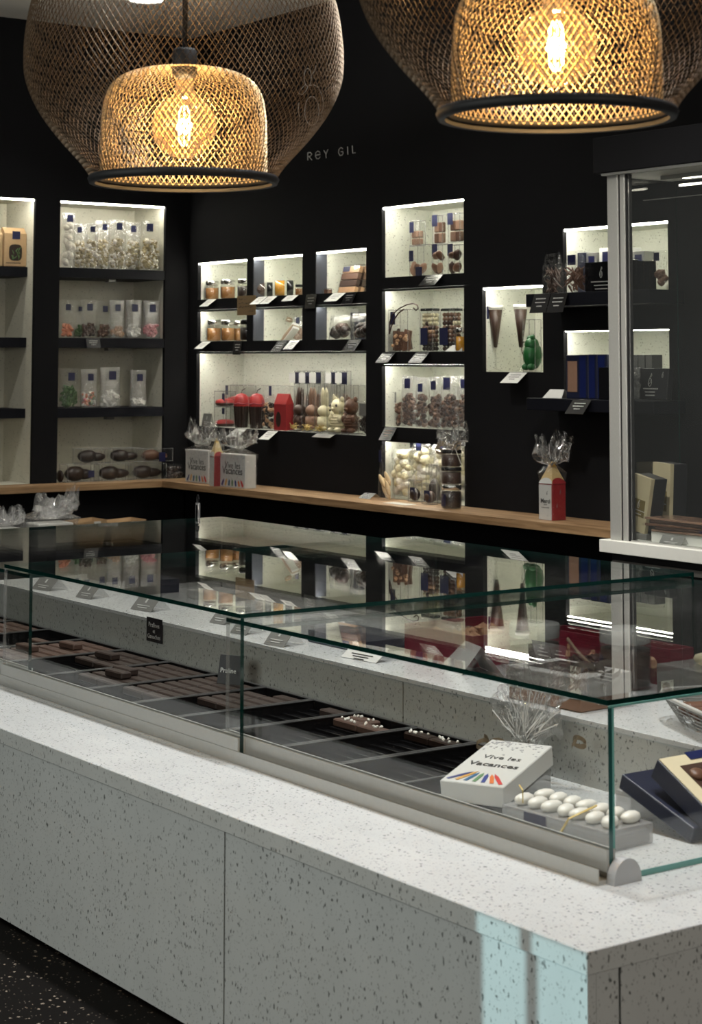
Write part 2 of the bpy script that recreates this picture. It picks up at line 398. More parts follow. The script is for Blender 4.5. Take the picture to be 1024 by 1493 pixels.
NB = {  # niches of the right-hand wall: y far, y near, z low, z high
 'a': (12.31, 11.60, 2.055, 2.335), 'b': (11.515, 10.866, 2.055, 2.340), 'c': (10.70, 10.097, 2.055, 2.345),
 'd': (12.31, 11.60, 1.735, 1.975), 'e': (11.515, 10.866, 1.735, 1.975), 'f': (10.70, 10.097, 1.735, 1.975),
 'g': (12.318, 10.097, 1.090, 1.655),
 'h1': (9.918, 9.05, 2.140, 2.606), 'h2': (9.918, 9.05, 1.650, 2.062), 'h3': (9.918, 9.05, 1.158, 1.568), 'h4': (9.918, 9.05, ZW, 1.076),
 'i': (8.87, 8.307, 1.525, 2.040), 'j': (8.125, 7.267, 1.977, 2.360), 'k': (8.125, 7.267, 1.380, 1.765)}
TH = 0.03
wallB = wall_with_holes('wall_right', WALL, 0, XB, TH, 2.5, YA+1.2, FZ, CEIL, [(n[1], n[0], n[2], n[3]) for n in NB.values()])
NA = {'x': (5.10, 6.10, ZW, 2.797), 'y': (6.18, 7.095, ZW, 2.797)}
def ax_(px): return onplane(px, 1.7, 1, YA)[0]
NA['x'] = (ax_(-75), ax_(49), ZW, pl(50, 290.5, 1, YA)[2]); NA['y'] = (ax_(85.5), ax_(240), ZW, pl(160, 297, 1, YA)[2])
wallA = wall_with_holes('wall_left', WALL, 1, YA, TH, -3, XB, FZ, CEIL, [(n[0], n[1], n[2], n[3]) for n in NA.values()])
def gate(px):       # where the wall plane x=-3 is crossed by the light that lands at this point of the island front
    y = onplane(px, .45, 0, 2.207)[1]; f = (-3.05-LX)/(2.207-LX); return LY+(y-LY)*f
ztg = LZ+(.60-LZ)*(-3.05-LX)/(2.195-LX)
wall_with_holes('light_slot_wall', WALL, 0, -3.1, .1, -4, YA+.1, FZ, CEIL, [(gate(860)-.25, gate(777.5), FZ+.004, ztg), (gate(774), gate(698), FZ+.004, ztg)])  # unseen wall, added with slots sized to shape the light stripe

def lining(ax, val, n, dep, mat, parent, t=0.012):
    a0, a1 = min(n[0], n[1]), max(n[0], n[1]); z0, z1 = n[2], n[3]; v0 = val+TH; v1 = val+dep
    def bx(name, p, q, a, b, c, d):
        mb = MB()
        mb.box(p, q, a, b, c, d) if ax == 0 else mb.box(a, b, p, q, c, d)
        o = mb.build(name, mat, parent)
    bx('niche_back', v1, v1+t, a0-t, a1+t, z0-t, z1+t)
    bx('niche_side', v0, v1, a0-t, a0, z0-t, z1+t); bx('niche_side', v0, v1, a1, a1+t, z0-t, z1+t)
    bx('niche_bottom', v0, v1, a0, a1, z0-t, z0); bx('niche_top', v0, v1, a0, a1, z1, z1+t)
for k, n in NB.items():
    lining(0, XB, n, DB, LINING, wallB)
    if k in 'abcij' or k == 'h1': MB().box(XB+0.003, XB+0.020, n[1]+0.012, n[0]-0.012, n[3]-0.011, n[3]-0.0005).build('led_strip', LEDM, wallB)
    elif k == 'k': MB().box(XB+0.003, XB+0.020, n[1]+0.012, n[0]-0.012, n[3]-0.0035, n[3]-0.0005).build('led_strip', LEDM, wallB)
    else:
        MB().box(XB+0.003, XB+0.008, n[1]+0.001, n[0]-0.001, n[3]-0.014, n[3]-0.0005).build('led_lip', WALL, wallB)
        MB().box(XB+0.012, XB+0.028, n[1]+0.012, n[0]-0.012, n[3]-0.0045, n[3]-0.0005).build('led_strip', LEDM, wallB)
for k, n in NA.items():
    lining(1, YA, n, DA, LININGA, wallA)
    MB().box(n[0]+0.012, n[1]-0.012, YA+0.003, YA+0.020, n[3]-0.011, n[3]-0.0005).build('led_strip', LEDM, wallA)
# side cheeks (blue-black fins between the small niches), inside niches b,c,e,f
for k in ('b', 'c', 'e', 'f'):
    n = NB[k]; MB().box(XB, XB+0.09, n[0]-0.010, n[0]-0.0005, n[2], n[3]-0.012).build('divider_fin', pbr('fin_'+k, (0.05, 0.055, 0.07), 0.35), wallB)
# shelves of the left wall
zA = [(pl(160, 392, 1, YA)[2], pl(160, 406, 1, YA)[2]), (pl(160, 493, 1, YA)[2], pl(160, 507, 1, YA)[2]), (pl(160, 594.5, 1, YA)[2], pl(160, 608, 1, YA)[2])]
SHA = []
for i, (zt, zb) in enumerate(zA):
    n = NA['y']; MB().box(n[0]+.001, n[1]-.001, YA+0.004, YA+DA, zb, zt).build('niche_shelf', NAVYWALL, wallA)
    n = NA['x']; MB().box(n[0]+.001, n[1]-.001, YA+0.12, YA+DA, zb, zt).build('niche_shelf', NAVYWALL, wallA)
    # small cable bracket under each shelf
    x = ax_(172); MB().box(x-0.03, x+0.03, YA+0.10, YA+0.16, zb-0.022, zb-0.0005).build('shelf_bracket', GREYTIN, wallA)
    SHA.append(zt)
# projecting shelves of j and k
for k, (p0, p1, prj) in {'j': (767, 990, 0.26), 'k': (768, 990, 0.24)}.items():
    n = NB[k]; y0 = onplane(p0, n[2], 0, XB-prj)[1]; y1 = n[1]-0.12
    MB().rbox(XB-prj, XB-0.0005, y1, y0, n[2]-0.075 if k == 'j' else n[2]-0.070, n[2]-0.001, 0.003).build('projecting_shelf', NAVYWALL, wallB)
# wall fitted black projecting lip under g
# LED glow cap of ceiling
t = thing('recessed_downlight', 'round recessed downlight in the grey ceiling above the left pendant lamp', 'light', (0, 0, 0))
pd = pl(213, -2, 2, CEIL); t.location = (pd.x, pd.y, CEIL)
MB().lathe([(0.12, -0.001), (0.15, -0.001), (0.15, -0.014), (0.135, -0.018), (0.12, -0.014), (0.12, -0.001)], 32).build('trim_ring', WHITE, t, True)
MB().cyl(0, 0, -0.010, -0.004, 0.119, 32).build('lens', SPOTM, t)

# ---- oak ledge along both walls
led = thing('oak_ledge', 'long oak wall ledge running round the corner under the lit niches', 'shelf', (0, 0, 0))
yE = 7.22
MB().add([(XF, yE, ZW-.045), (XB-.0005, yE, ZW-.045), (XB-.0005, YA-.0005, ZW-.045), (XF, YF, ZW-.045), (XF, yE, ZW), (XB-.0005, yE, ZW), (XB-.0005, YA-.0005, ZW), (XF, YF, ZW)],
         [(0, 3, 2, 1), (4, 5, 6, 7), (0, 1, 5, 4), (1, 2, 6, 5), (2, 3, 7, 6), (3, 0, 4, 7)]).build('ledge_board', WOOD, led)
MB().add([(3.6, YF, ZW-.045), (XF-.001, YF, ZW-.045), (XB-.0015, YA-.0005, ZW-.045), (3.6, YA-.0005, ZW-.045), (3.6, YF, ZW), (XF-.001, YF, ZW), (XB-.0015, YA-.0005, ZW), (3.6, YA-.0005, ZW)],
         [(0, 3, 2, 1), (4, 5, 6, 7), (0, 1, 5, 4), (1, 2, 6, 5), (2, 3, 7, 6), (3, 0, 4, 7)]).build('ledge_board', WOODA, led)
MB().box(XB-.06, XB-.001, yE+.1, YA-.07, FZ, ZW-.0455).build('ledge_support', WALL, led)
MB().box(3.7, XB-.07, YA-.06, YA-.001, FZ, ZW-.0455).build('ledge_support', WALL, led)

# ---- wall sign
sign = thing('wall_sign', 'thin grey raised lettering and line emblem on the black wall above the niches', 'sign', (XB, 0, 0), -PI/2)
def stroke(parent, pts, r, name, mat=None, n=4): return MB().tube(pts, r, n).build(name, mat or SIGNM, parent)
SIGNM = pbr('sign_grey', (0.52, 0.52, 0.50), 0.5)
def wy(px, py): p = pl(px, py, 0, XB); return (-(p[1]), -0.012, p[2])   # local (x along -Y)
def arcs(cx_, cy_, rx, ry, a0, a1, n=14): return [(cx_+rx*math.cos(math.radians(a0+(a1-a0)*i/n)), cy_+ry*math.sin(math.radians(a0+(a1-a0)*i/n))) for i in range(n+1)]
L = {}
L['R'] = [[(451, 234), (451, 223)], [(451, 223), (455, 222.5), (457, 225), (454.5, 228), (451, 228.5)], [(453, 228.5), (457, 233.5)]]
L['e'] = [[(462.5, 226.5), (469, 225.5), (468.3, 221.8), (465.5, 220.5), (462.5, 223), (462, 227.5), (464, 231.5), (467, 231.5), (469, 229)]]
L['Y'] = [[(474.5, 219.5), (477.5, 225), (480.5, 218)], [(477.5, 225), (477.8, 230.5)]]
L['G'] = [[(502, 217), (499.5, 215), (496.5, 218), (496, 223), (498, 227), (501, 226.5), (502.5, 224), (502, 221), (499.5, 221.5)]]
L['I'] = [[(509, 214), (509.5, 225.5)]]
L['L'] = [[(516, 212.5), (516.5, 223.5), (520.5, 222.8)]]
for ch, ss in L.items():
    m = MB()
    for s_ in ss: m.tube([wy(*p) for p in s_], 0.0036, 4)
    m.build('sign_letter', SIGNM, sign)
emb = [arcs(451, 113, 5.5, 13, 0, 360, 20), [(447, 124), (440, 131), (438, 137), (443, 138), (448, 133), (452, 125), (460, 124), (466, 127)],
       [(466, 127), (471, 137), (474, 150), (474, 158), (470, 166)], arcs(457, 162, 10.5, 21, 0, 360, 24), [(458, 108), (461, 103), (463, 96)], [(438, 150), (437, 160), (439, 170)]]
m = MB()
for s_ in emb: m.tube([wy(*p) for p in s_], 0.0034, 4)
m.build('emblem', SIGNM, sign)

# ------------------------------------------------------------------ island counter
X0, Y0 = 2.195, 2.402
X1, Y1 = 4.42, 7.3
isl = thing('island_counter', 'long white speckled stone island counter carrying the glass showcase', 'counter', (0, 0, 0))
MB().rbox(X0, X1, Y0, Y1, ZS-0.040, ZS, 0.0015, 1).build('worktop', [SLAB, PANEL], isl)
for p in isl.children[0].data.polygons: p.material_index = 0 if abs(p.normal.z) > .5 else 1
yj = onplane(327.5, 0.4, 0, X0+.012)[1]
xp = X0+0.012; zb = 0.096
for (a, b) in ((Y0+0.012, yj-0.003), (yj+0.003, yj+1.86), (yj+1.866, Y1-0.012)):
    MB().box(xp, xp+0.02, a, b, zb, ZS-0.0405).build('front_panel', PANEL, isl)
MB().box(xp+0.004, xp+0.018, yj-0.003, yj+0.003, zb, ZS-0.0405).build('joint_strip', ALUD, isl)
xj = pl(904, 1450, 1, Y0+.012)[0]
for (a, b) in ((xp+0.0205, xj-0.0025), (xj+0.0025, xj+1.0), (xj+1.005, X1-0.012)):
    MB().box(a, b, Y0+0.012, Y0+0.032, zb, ZS-0.0405).build('end_panel', PANELE, isl)
MB().box(xp+0.05, X1-0.05, Y0+0.05, Y1-0.05, FZ, ZS-0.0405).build('plinth', BLACK, isl)
MB().box(X1-0.032, X1-0.012, Y0+0.033, Y1-0.012, zb, ZS-0.0405).build('rear_panel', PANEL, isl)
# raised middle
XLr = 3.59; yjl = onplane(588, 0.70, 0, XL)[1]
MB().rbox(XL-0.004, XLr, 2.72, 6.66, ZL-0.012, ZL, 0.001, 1).build('display_top', SLAB, isl)
for (a, b) in ((2.724, yjl-0.0025), (yjl+0.0025, 6.656)):
    MB().box(XL, XL+0.016, a, b, ZS, ZL-0.0122).build('riser_panel', PANEL_SHADED, isl)
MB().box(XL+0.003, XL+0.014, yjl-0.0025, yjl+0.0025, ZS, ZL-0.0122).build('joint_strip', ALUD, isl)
MB().box(XLr-0.016, XLr, 2.724, 6.656, ZS, ZL-0.0122).build('riser_panel', PANEL_SHADED, isl)
MB().box(XL+0.0165, XLr-0.0165, 2.724, 2.74, ZS, ZL-0.0122).build('riser_panel', PANEL_SHADED, isl)

# ---- glass showcase
case = thing('glass_showcase', 'long low frameless glass showcase standing on the white island', 'display case', (0, 0, 0))
XG2, XG3 = 2.492, 2.514; XR = 4.09; YE = 2.685
ZG2, ZG3 = 0.9655, 0.9440; GT = 0.0105
def sheet(name, x0, x1, y0, y1, z0, z1, thin, parent=None, em=GEDGE, pm=PANE):
    """glass plate: big faces clear, narrow faces green"""
    mb = MB().box(x0, x1, y0, y1, z0, z1); o = mb.build(name, [pm, em, ACRE], parent or case)
    for p in o.data.polygons:
        if abs(p.normal[thin]) < 0.5: p.material_index = 2 if (thin == 0 and p.normal.y > .5) else 1
    return o
U = [(XG3, 5.30, 6.70, ZG3), (XG2, 3.988, 5.372, ZG2), (XG3, YE, 4.092, ZG3)]   # far, middle, near sliding unit
yg1 = onplane(43, 0.9, 0, XG3)[1]; U[0] = (XG3, yg1, 6.70, ZG3)
for (x, a, b, z) in U:
    sheet('top_pane', x, XR, a, b, z-GT, z, 2)
    sheet('front_pane', x, x+GT, a, b, ZS+0.018 if x == XG2 else ZS+0.02, z-GT-0.0004, 0, None, GEDGEM if a == YE else GEDGE, PANEF)
    MB().box(x-0.006, x-0.0005, a, b, ZS+0.008 if x == XG2 else ZS+0.02, ZS+0.062).build('clamp_rail', ALU, case)
    MB().box(x+GT+0.0005, x+GT+0.005, a, b, ZS+0.008 if x == XG2 else ZS+0.02, ZS+0.062).build('clamp_rail', ALU, case)
    MB().box(x, x+GT, a, b, ZS+0.008, ZS+0.0175).build('rail_foot', ALUD, case)
sheet('end_pane', XG3+GT+0.0055, XR, YE, YE+GT, ZS+0.001, ZG3-GT-0.0004, 1, None, GEDGEL)
sheet('end_pane', XG3+GT+0.0055, XR, 6.70-GT, 6.70, ZS+0.001, ZG3-GT-0.0004, 1)
for (x, a, b, z) in U:
    sheet('rear_pane', XR-GT, XR, max(a, YE+GT+.001)+0.0005, min(b, 6.69)-0.0005, ZS+0.001, z-GT-0.0004, 0)
MB().box(XG2-0.0063, XG3+GT+0.006, YE-0.002, 6.70, ZS+0.0002, ZS+0.0075).build('base_rail', ALU, case)
MB().box(XG2-0.008, XG2-0.0065, YE-0.002, 6.70, ZS+0.0002, ZS+0.030).build('base_rail', ALU, case)
# pale edges on the near corner: bright green lower lip of the top pane
MB().box(XG3+GT+.07, XR, YE-0.0025, YE-0.0004, ZS+0.0002, ZS+0.011).build('glass_foot_strip', GEDGEL, case)
MB().box(XG3+.001, XR, YE-0.0020, YE-0.0004, ZG3-GT-0.0045, ZG3-GT-0.0003).build('pane_lip', GEDGEL, case)
# round end cap
m = MB(); c0 = onplane(910, ZS, 1, YE-0.012)
xc = c0[0]; m.plate([(xc-0.036, ZS+0.0005)]+[(xc-0.036*math.cos(a*PI/16), ZS+0.004+0.043*math.sin(a*PI/16)) for a in range(17)]+[(xc+0.036, ZS+0.0005)], YE-0.024, YE-0.002)
m.build('end_cap', pbr('cap_grey', (0.42, 0.43, 0.44), 0.4, 0.2), case)
# lock hanging on the rear glass edge
lp = onplane(290, 0.97, 0, XR+0.010)
t = thing('showcase_lock', 'small clear and black lock hanging over the rear glass edge', 'lock', (XR+0.0045, lp[1], ZG3), -PI/2)
MB().rbox(-0.013, 0.013, -0.004, 0.006, -0.030, 0.044, 0.002).build('lock_body', ACRE, t)
MB().rbox(-0.007, 0.009, -0.0055, -0.0042, -0.022, 0.036, 0.001).build('metal_plate', CHROME, t)
MB().tube([(-0.002+0.009*math.cos(a), 0.002, 0.060+0.017*math.sin(a)) for a in [i*PI/7 for i in range(14)]], 0.003, 6, True).build('pull_ring', BLKPL, t, True)
MB().blob((-0.002, 0.004, -0.058), (0.009, 0.004, 0.028), 1).build('key_fob', BLKPL, t, True)

# ------------------------------------------------------------------ pendant lamps
def lamp(px, wpx, pybot, label):
    D = 0.70; d = FPX*D/wpx; P = CAM+ray(px, pybot)*d
    L_ = thing('pendant_lamp', label, 'lamp', P, 0, 'mesh pendant lamps above the island')
    u = D/465.0
    prof = [(134, 0), (147, 20), (183, 60), (212, 100), (229, 140), (232.5, 172), (230, 215), (221, 262), (203, 308), (172, 352), (130, 388), (85, 408), (40, 417), (14, 420)]
    inner = [(121, 3), (121, 30), (120.5, 62), (119, 95), (113, 124), (99, 145), (75, 157), (45, 163), (18, 165)]
    def resample(pf, n):
        # Catmull-Rom through the points, then uniform arc length
        P_ = [Vector(p) for p in pf]; Q = []
        for i in range(len(P_)-1):
            a = P_[max(i-1, 0)]; b = P_[i]; c = P_[i+1]; e = P_[min(i+2, len(P_)-1)]
            for k in range(8):
                t_ = k/8; Q.append(0.5*((2*b)+(-a+c)*t_+(2*a-5*b+4*c-e)*t_*t_+(-a+3*b-3*c+e)*t_**3))
        Q.append(P_[-1]); ln = [0]
        for i in range(1, len(Q)): ln.append(ln[-1]+(Q[i]-Q[i-1]).length)
        out = []; k = 0
        for j in range(n+1):
            s = ln[-1]*j/n
            while k < len(ln)-2 and ln[k+1] < s: k += 1
            f = (s-ln[k])/max(1e-9, ln[k+1]-ln[k]); out.append(Q[k].lerp(Q[k+1], f))
        return out, ln[-1]
    for nm, pf, N, twist, seg, rad, mat in (('wire_shade', prof, 140, 1.70, 44, 0.00080, BRONZE), ('inner_wire_shade', inner, 80, 1.40, 26, 0.00085, BRASS)):
        Q, ln = resample(pf, seg); mb = MB(); base = [(q[0]*u, q[1]*u) for q in Q]
        vs = []; fs = []
        for sgn in (1, -1):
            for i in range(N):
                th0 = 2*PI*i/N; n0 = len(vs)
                for j, (r, z) in enumerate(base):
                    th = th0+sgn*twist*j/seg
                    # triangular section: radial +- and one axial
                    ro = rad*(1.3 if sgn > 0 else 1.0)
                    c, s = math.cos(th), math.sin(th)
                    vs.append(((r+ro)*c, (r+ro)*s, z)); 
                    vs.append(((r-rad*.6)*c-rad*s, (r-rad*.6)*s+rad*c, z)); vs.append(((r-rad*.6)*c+rad*s, (r-rad*.6)*s-rad*c, z))
                for j in range(seg):
                    a = n0+3*j; b = a+3
                    fs += [(a, a+1, b+1, b), (a+1, a+2, b+2, b+1), (a+2, a, b, b+2)]
        mb.v = vs; mb.f = fs
        mb.build(nm, mat, L_, False, kind='stuff')
    R0 = 134*u
    MB().lathe([(R0-0.008, -0.010), (R0+0.004, -0.010), (R0+0.008, 0.0), (R0+0.004, 0.008), (R0-0.006, 0.008), (R0-0.008, -0.010)], 64).build('bottom_ring', BLACK, L_, True)
    MB().lathe([(R0-0.012, 0.0), (R0-0.006, 0.0), (R0-0.006, 0.006), (R0-0.022, 0.010), (R0-0.012, 0.0)], 64).build('inner_ring', BLACK, L_, True)
    hz = 163*u
    MB().lathe([(0.001, hz+0.045), (0.022, hz+0.045), (0.027, hz+0.038), (0.028, hz-0.012), (0.020, hz-0.02), (0.001, hz-0.02)], 24).build('lamp_holder', BLACK, L_, True)
    MB().tube([(0, 0, hz+0.03), (0, 0, CEIL-P.z-0.02)], 0.006, 8).build('cord', BLACK, L_, True)
    MB().lathe([(0.001, CEIL-P.z-0.002), (0.055, CEIL-P.z-0.002), (0.055, CEIL-P.z-0.02), (0.012, CEIL-P.z-0.05), (0.001, CEIL-P.z-0.05)], 24).build('ceiling_rose', BLACK, L_, True)
    MB().lathe([(0.02*0+14*u-.003, 420*u), (14*u+.006, 420*u), (14*u+.006, 428*u), (14*u-.003, 428*u), (14*u-.003, 420*u)], 24).build('top_collar', BLACK, L_, True)
    # bulb: globe, neck, filament
    cz = 78*u; rb = 47*u; pb = []
    for k in range(0, 15):
        a = -PI/2+PI*k/14*0.86; pb.append((max(1e-4, rb*math.cos(a)), cz+rb*math.sin(a)))
    pb += [(0.024, cz+rb*1.02), (0.0195, cz+rb*1.2), (0.019, hz-0.021)]
    MB().lathe(pb, 32).build('bulb_globe', BULB, L_, True)
    m = MB()
    for k in range(6):
        a = 2*PI*k/6; r1 = 0.013
        m.tube([(r1*0.5*math.cos(a), r1*0.5*math.sin(a), cz+0.045), (r1*math.cos(a), r1*math.sin(a), cz+0.03), (r1*1.0*math.cos(a), r1*1.0*math.sin(a), cz-0.03), (r1*.4*math.cos(a), r1*.4*math.sin(a), cz-0.042)], 0.0014, 4)
    m.build('filament', FILA, L_)
    MB().tube([(0, 0, cz-0.03), (0, 0, hz-0.03)], 0.003, 6).build('filament_post', JARG, L_)
    pd_ = bpy.data.lights.new('bulb_light', 'POINT'); pd_.energy = 13; pd_.color = (1.0, 0.72, 0.43); pd_.shadow_soft_size = 0.018
    po = bpy.data.objects.new('bulb_light', pd_); COL.objects.link(po); po.parent = L_; po.location = (0, 0, cz)
    return L_
lamp(268, 465, 262, 'large brown wire mesh pendant lamp hanging on the left, seen whole in width')
lamp(812, 465*338/267, 166, 'nearer wire mesh pendant lamp at the top right, cut by the frame')

# ------------------------------------------------------------------ product builders (front faces local -y, origin at base centre)
RB = -PI/2
def jar(label, loc, rz, r, h, fill, lid, group=None, lbl=NAVY, lay=None, cat='jar', lidh=0.22):
    t = thing('glass_jar', label, cat, loc, rz, group)
    par = t
    T = Matrix.Identity(4)
    if lay is not None: T = Matrix.Translation((0, 0, r)) @ Matrix.Rotation(lay, 4, 'Z') @ Matrix.Rotation(PI/2, 4, 'X') @ Matrix.Translation((0, 0, -h/2))
    hb = h*(1-lidh)
    MB().T(T).lathe([(1e-4, 0.001), (r*.88, 0.001), (r*.97, h*.05), (r*.97, hb*.86), (r*.86, hb)], 24).build('glass_body', JARG, par, True)
    MB().T(T).lathe([(1e-4, h*.03), (r*.84, h*.03), (r*.92, h*.07), (r*.92, hb*.80), (1e-4, hb*.82)], 20).build('filling', fill, par, True)
    MB().T(T).lathe([(1e-4, h), (r*.90, h), (r*.96, h*.985), (r*.96, hb), (r*.86, hb)], 24).build('lid', lid, par, True)
    if lbl:
        MB().T(T).surf(lambda u_, v_: (r*.985*math.sin(-0.95+0.75*u_), -r*.985*math.cos(-0.95+0.75*u_), hb*(.12+.68*v_)), 6, 1).build('label', lbl, par, True)
    return t
def bag(label, loc, rz, w, h, d, mat, fillf=0.55, bs=0.016, group=None, lblpos=(0.0, 0.83), lblsize=0.3, name='cellophane_bag', cat='bag', fm=None, seed=0, flat=1.0, stretch=(1, 1, 1), mats=None, lbl=NAVY, clump=None, bead=0):
    if rz == RB:
        d = min(d, DD*1.15)
        if DD < 5: w = w*1.5
    t = thing(name, label, cat, loc, rz, group); rn = random.Random(seed*77+5)
    def f(u_, v_):
        a = 2*PI*u_; th = 1-max(0, (v_-fillf))/(1-fillf)*0.93
        ca, sa = math.cos(a), math.sin(a)
        x = w/2*math.copysign(abs(ca)**0.6, ca)*(1-0.06*math.sin(PI*v_))
        y = d/2*math.copysign(abs(sa)**0.8, sa)*th
        n_ = noise.noise(Vector((x*30+seed, y*30, v_*6)))*0.006
        return (x+n_, y+n_*1.2, 0.002+h*v_)
    MB().surf(f, 20, 9, True).build('film', fm or FILM, t, True)
    hf = h*fillf; n = int(min(260, max(14, (w*hf*d)/(bs**3)*0.42)))
    groups = [MB() for _ in (mats or [mat])]
    for i in range(n):
        zz = rn.random(); z = bs+zz*(hf-bs*1.4)
        lim = 0.86 if zz < .7 else 0.7
        x = rn.uniform(-1, 1)*(w/2*lim-bs*.6); y = rn.uniform(-1, 1)*(d/2*0.88-bs*.6)
        s = bs*rn.uniform(0.65, 1.05)
        groups[rn.randrange(len(groups))].blob((x, y, z), (s*stretch[0], s*stretch[1], s*stretch[2]), bead, 0.28 if not bead else 0.05, (rn.random()*3, rn.random()*3, rn.random()*3), rn)
    for g, mm in zip(groups, mats or [mat]): g.build('contents', mm, t, False, kind='stuff')
    if lblsize:
        lw = w*lblsize; zc = h*lblpos[1]; xc_ = w*lblpos[0]; yl = -d/2*(1-max(0, lblpos[1]-fillf)/(1-fillf)*0.93)-0.006
        MB().box(xc_-lw/2, xc_+lw/2, yl-0.001, yl, zc-lw*.55, zc+lw*.55).build('label', lbl, t)
    return t
def cbox(label, loc, rz, w, h, d, group=None, name='clear_box', cat='box', lbl=None, edges=True, pm=None):
    """clear plastic box, returns the empty"""
    if rz == RB: d = min(d, DD)
    t = thing(name, label, cat, loc, rz, group)
    MB().box(-w/2, w/2, -d/2, d/2, 0.001, h).build('clear_shell', pm or ACR, t)
    if edges: MB().frame(-w/2, w/2, -d/2, d/2, 0.002, h, 0.0013).build('folded_edges', ACRE, t)
    if lbl:
        lx, lz, lw, lh = lbl
        MB().box(lx*w-lw/2, lx*w+lw/2, -d/2-0.002, -d/2-0.0006, lz*h-lh/2, lz*h+lh/2).build('label', NAVY, t)
    return t
def card(label, P, rz, w=0.115, h=0.10, mat=WHITE, ink=GREYINK, tilt=0.95, group=None, lines=3, cat='price tag', head=None, name='price_card'):
    """card clipped to a shelf edge, hanging outwards; P = top edge centre"""
    t = thing(name, label, cat, P, rz, group)
    T = Matrix.Rotation(-tilt, 4, 'X')
    # local: plane x-z going down from 0, tilted so that the bottom comes to -y
    MB().T(T).box(-w/2, w/2, -0.0012, 0.0, -h, 0.0).build('card', mat, t)
    m = MB().T(T)
    for i in range(lines):
        zz = -h*(0.28+0.2*i); ww = w*(0.30 if i != lines-1 else 0.16)
        x = -ww
        while x < ww:
            l = R.uniform(0.006, 0.016); m.box(x, min(x+l, ww), -0.0022, -0.0013, zz, zz+h*0.055); x += l+0.004
    m.build('print', ink, t)
    MB().box(-w*0.12, w*0.12, -0.001, 0.02, 0.0003, 0.0035).build('clip', ACRE, t)
    return t
def tent(label, loc, rz, w=0.07, d=0.075, h=0.05, mat=GREYTIN, ink=SILV, cat='price tag', lines=2, group=None):
    """small folded stand with a sloping face"""
    t = thing('price_stand', label, cat, loc, rz, group)
    MB().add([(-w/2, -d/2, 0.001), (w/2, -d/2, 0.001), (w/2, 0, h), (-w/2, 0, h), (-w/2, -d/2+.002, 0.001), (w/2, -d/2+.002, 0.001), (w/2, 0.0, h-.003), (-w/2, 0.0, h-.003)],
             [(0, 1, 2, 3), (7, 6, 5, 4), (0, 3, 7, 4), (1, 5, 6, 2), (0, 4, 5, 1), (3, 2, 6, 7)]).build('face', mat, t)
    MB().add([(-w/2, 0.001, h), (w/2, 0.001, h), (w/2, d/2, 0.001), (-w/2, d/2, 0.001)], [(0, 1, 2, 3)]).build('back_leg', ACRE, t)
    m = MB(); sl = math.atan2(h, d/2)
    m.T(Matrix.Translation((0, -d/2, 0.001)) @ Matrix.Rotation(sl, 4, 'X'))
    L_ = math.hypot(h, d/2)
    for i in range(lines):
        ww = w*(0.30-0.08*i); m.box(-ww, ww, L_*(.30-.14*i), L_*(.35-.14*i), 0.0006, 0.0014)
    m.box(-w*.04, w*.04, L_*.52, L_*.78, 0.0006, 0.0014)
    m.build('print', ink, t)
    return t
def emblem(parent, x, y, z, s, mat=SILV, rot=None):
    m = MB()
    if rot is not None: m.T(rot)
    m.tube([(x+s*.30*math.cos(a), y, z+s*.55*math.sin(a)) for a in [i*PI/6 for i in range(12)]], s*.05, 4, True)
    m.tube([(x-s*.1, y, z+s*.55), (x+s*.02, y, z+s*.9), (x+s*.2, y, z+s*1.25), (x+s*.28, y, z+s*.95), (x+s*.1, y, z+s*.7)], s*.05, 4)
    m.tube([(x-s*.12, y, z-s*.2), (x+s*.08, y, z+s*.1), (x-s*.05, y, z+s*.3)], s*.04, 4)
    return m.build('emblem', mat, parent)
def minitext(parent, x, y, z, w, mat=SILV, rows=(1, .7), gap=0.012, th=0.0035, T=None):
    m = MB()
    if T is not None: m.T(T)
    for i, k in enumerate(rows):
        a = x-w*k/2
        while a < x+w*k/2:
            l = R.uniform(.004, .009); m.box(a, a+l, y-.0008, y, z-i*gap, z-i*gap+th); a += l+.0025
    return m.build('print', mat, parent)
GLINT = film('film_glint', (0.8, 0.8, 0.8), 0.45, 0.10, 0, 1, 0.75, (0.95, 0.95, 0.95))  # near-white diffuse colour that paints bright glints on crumpled film
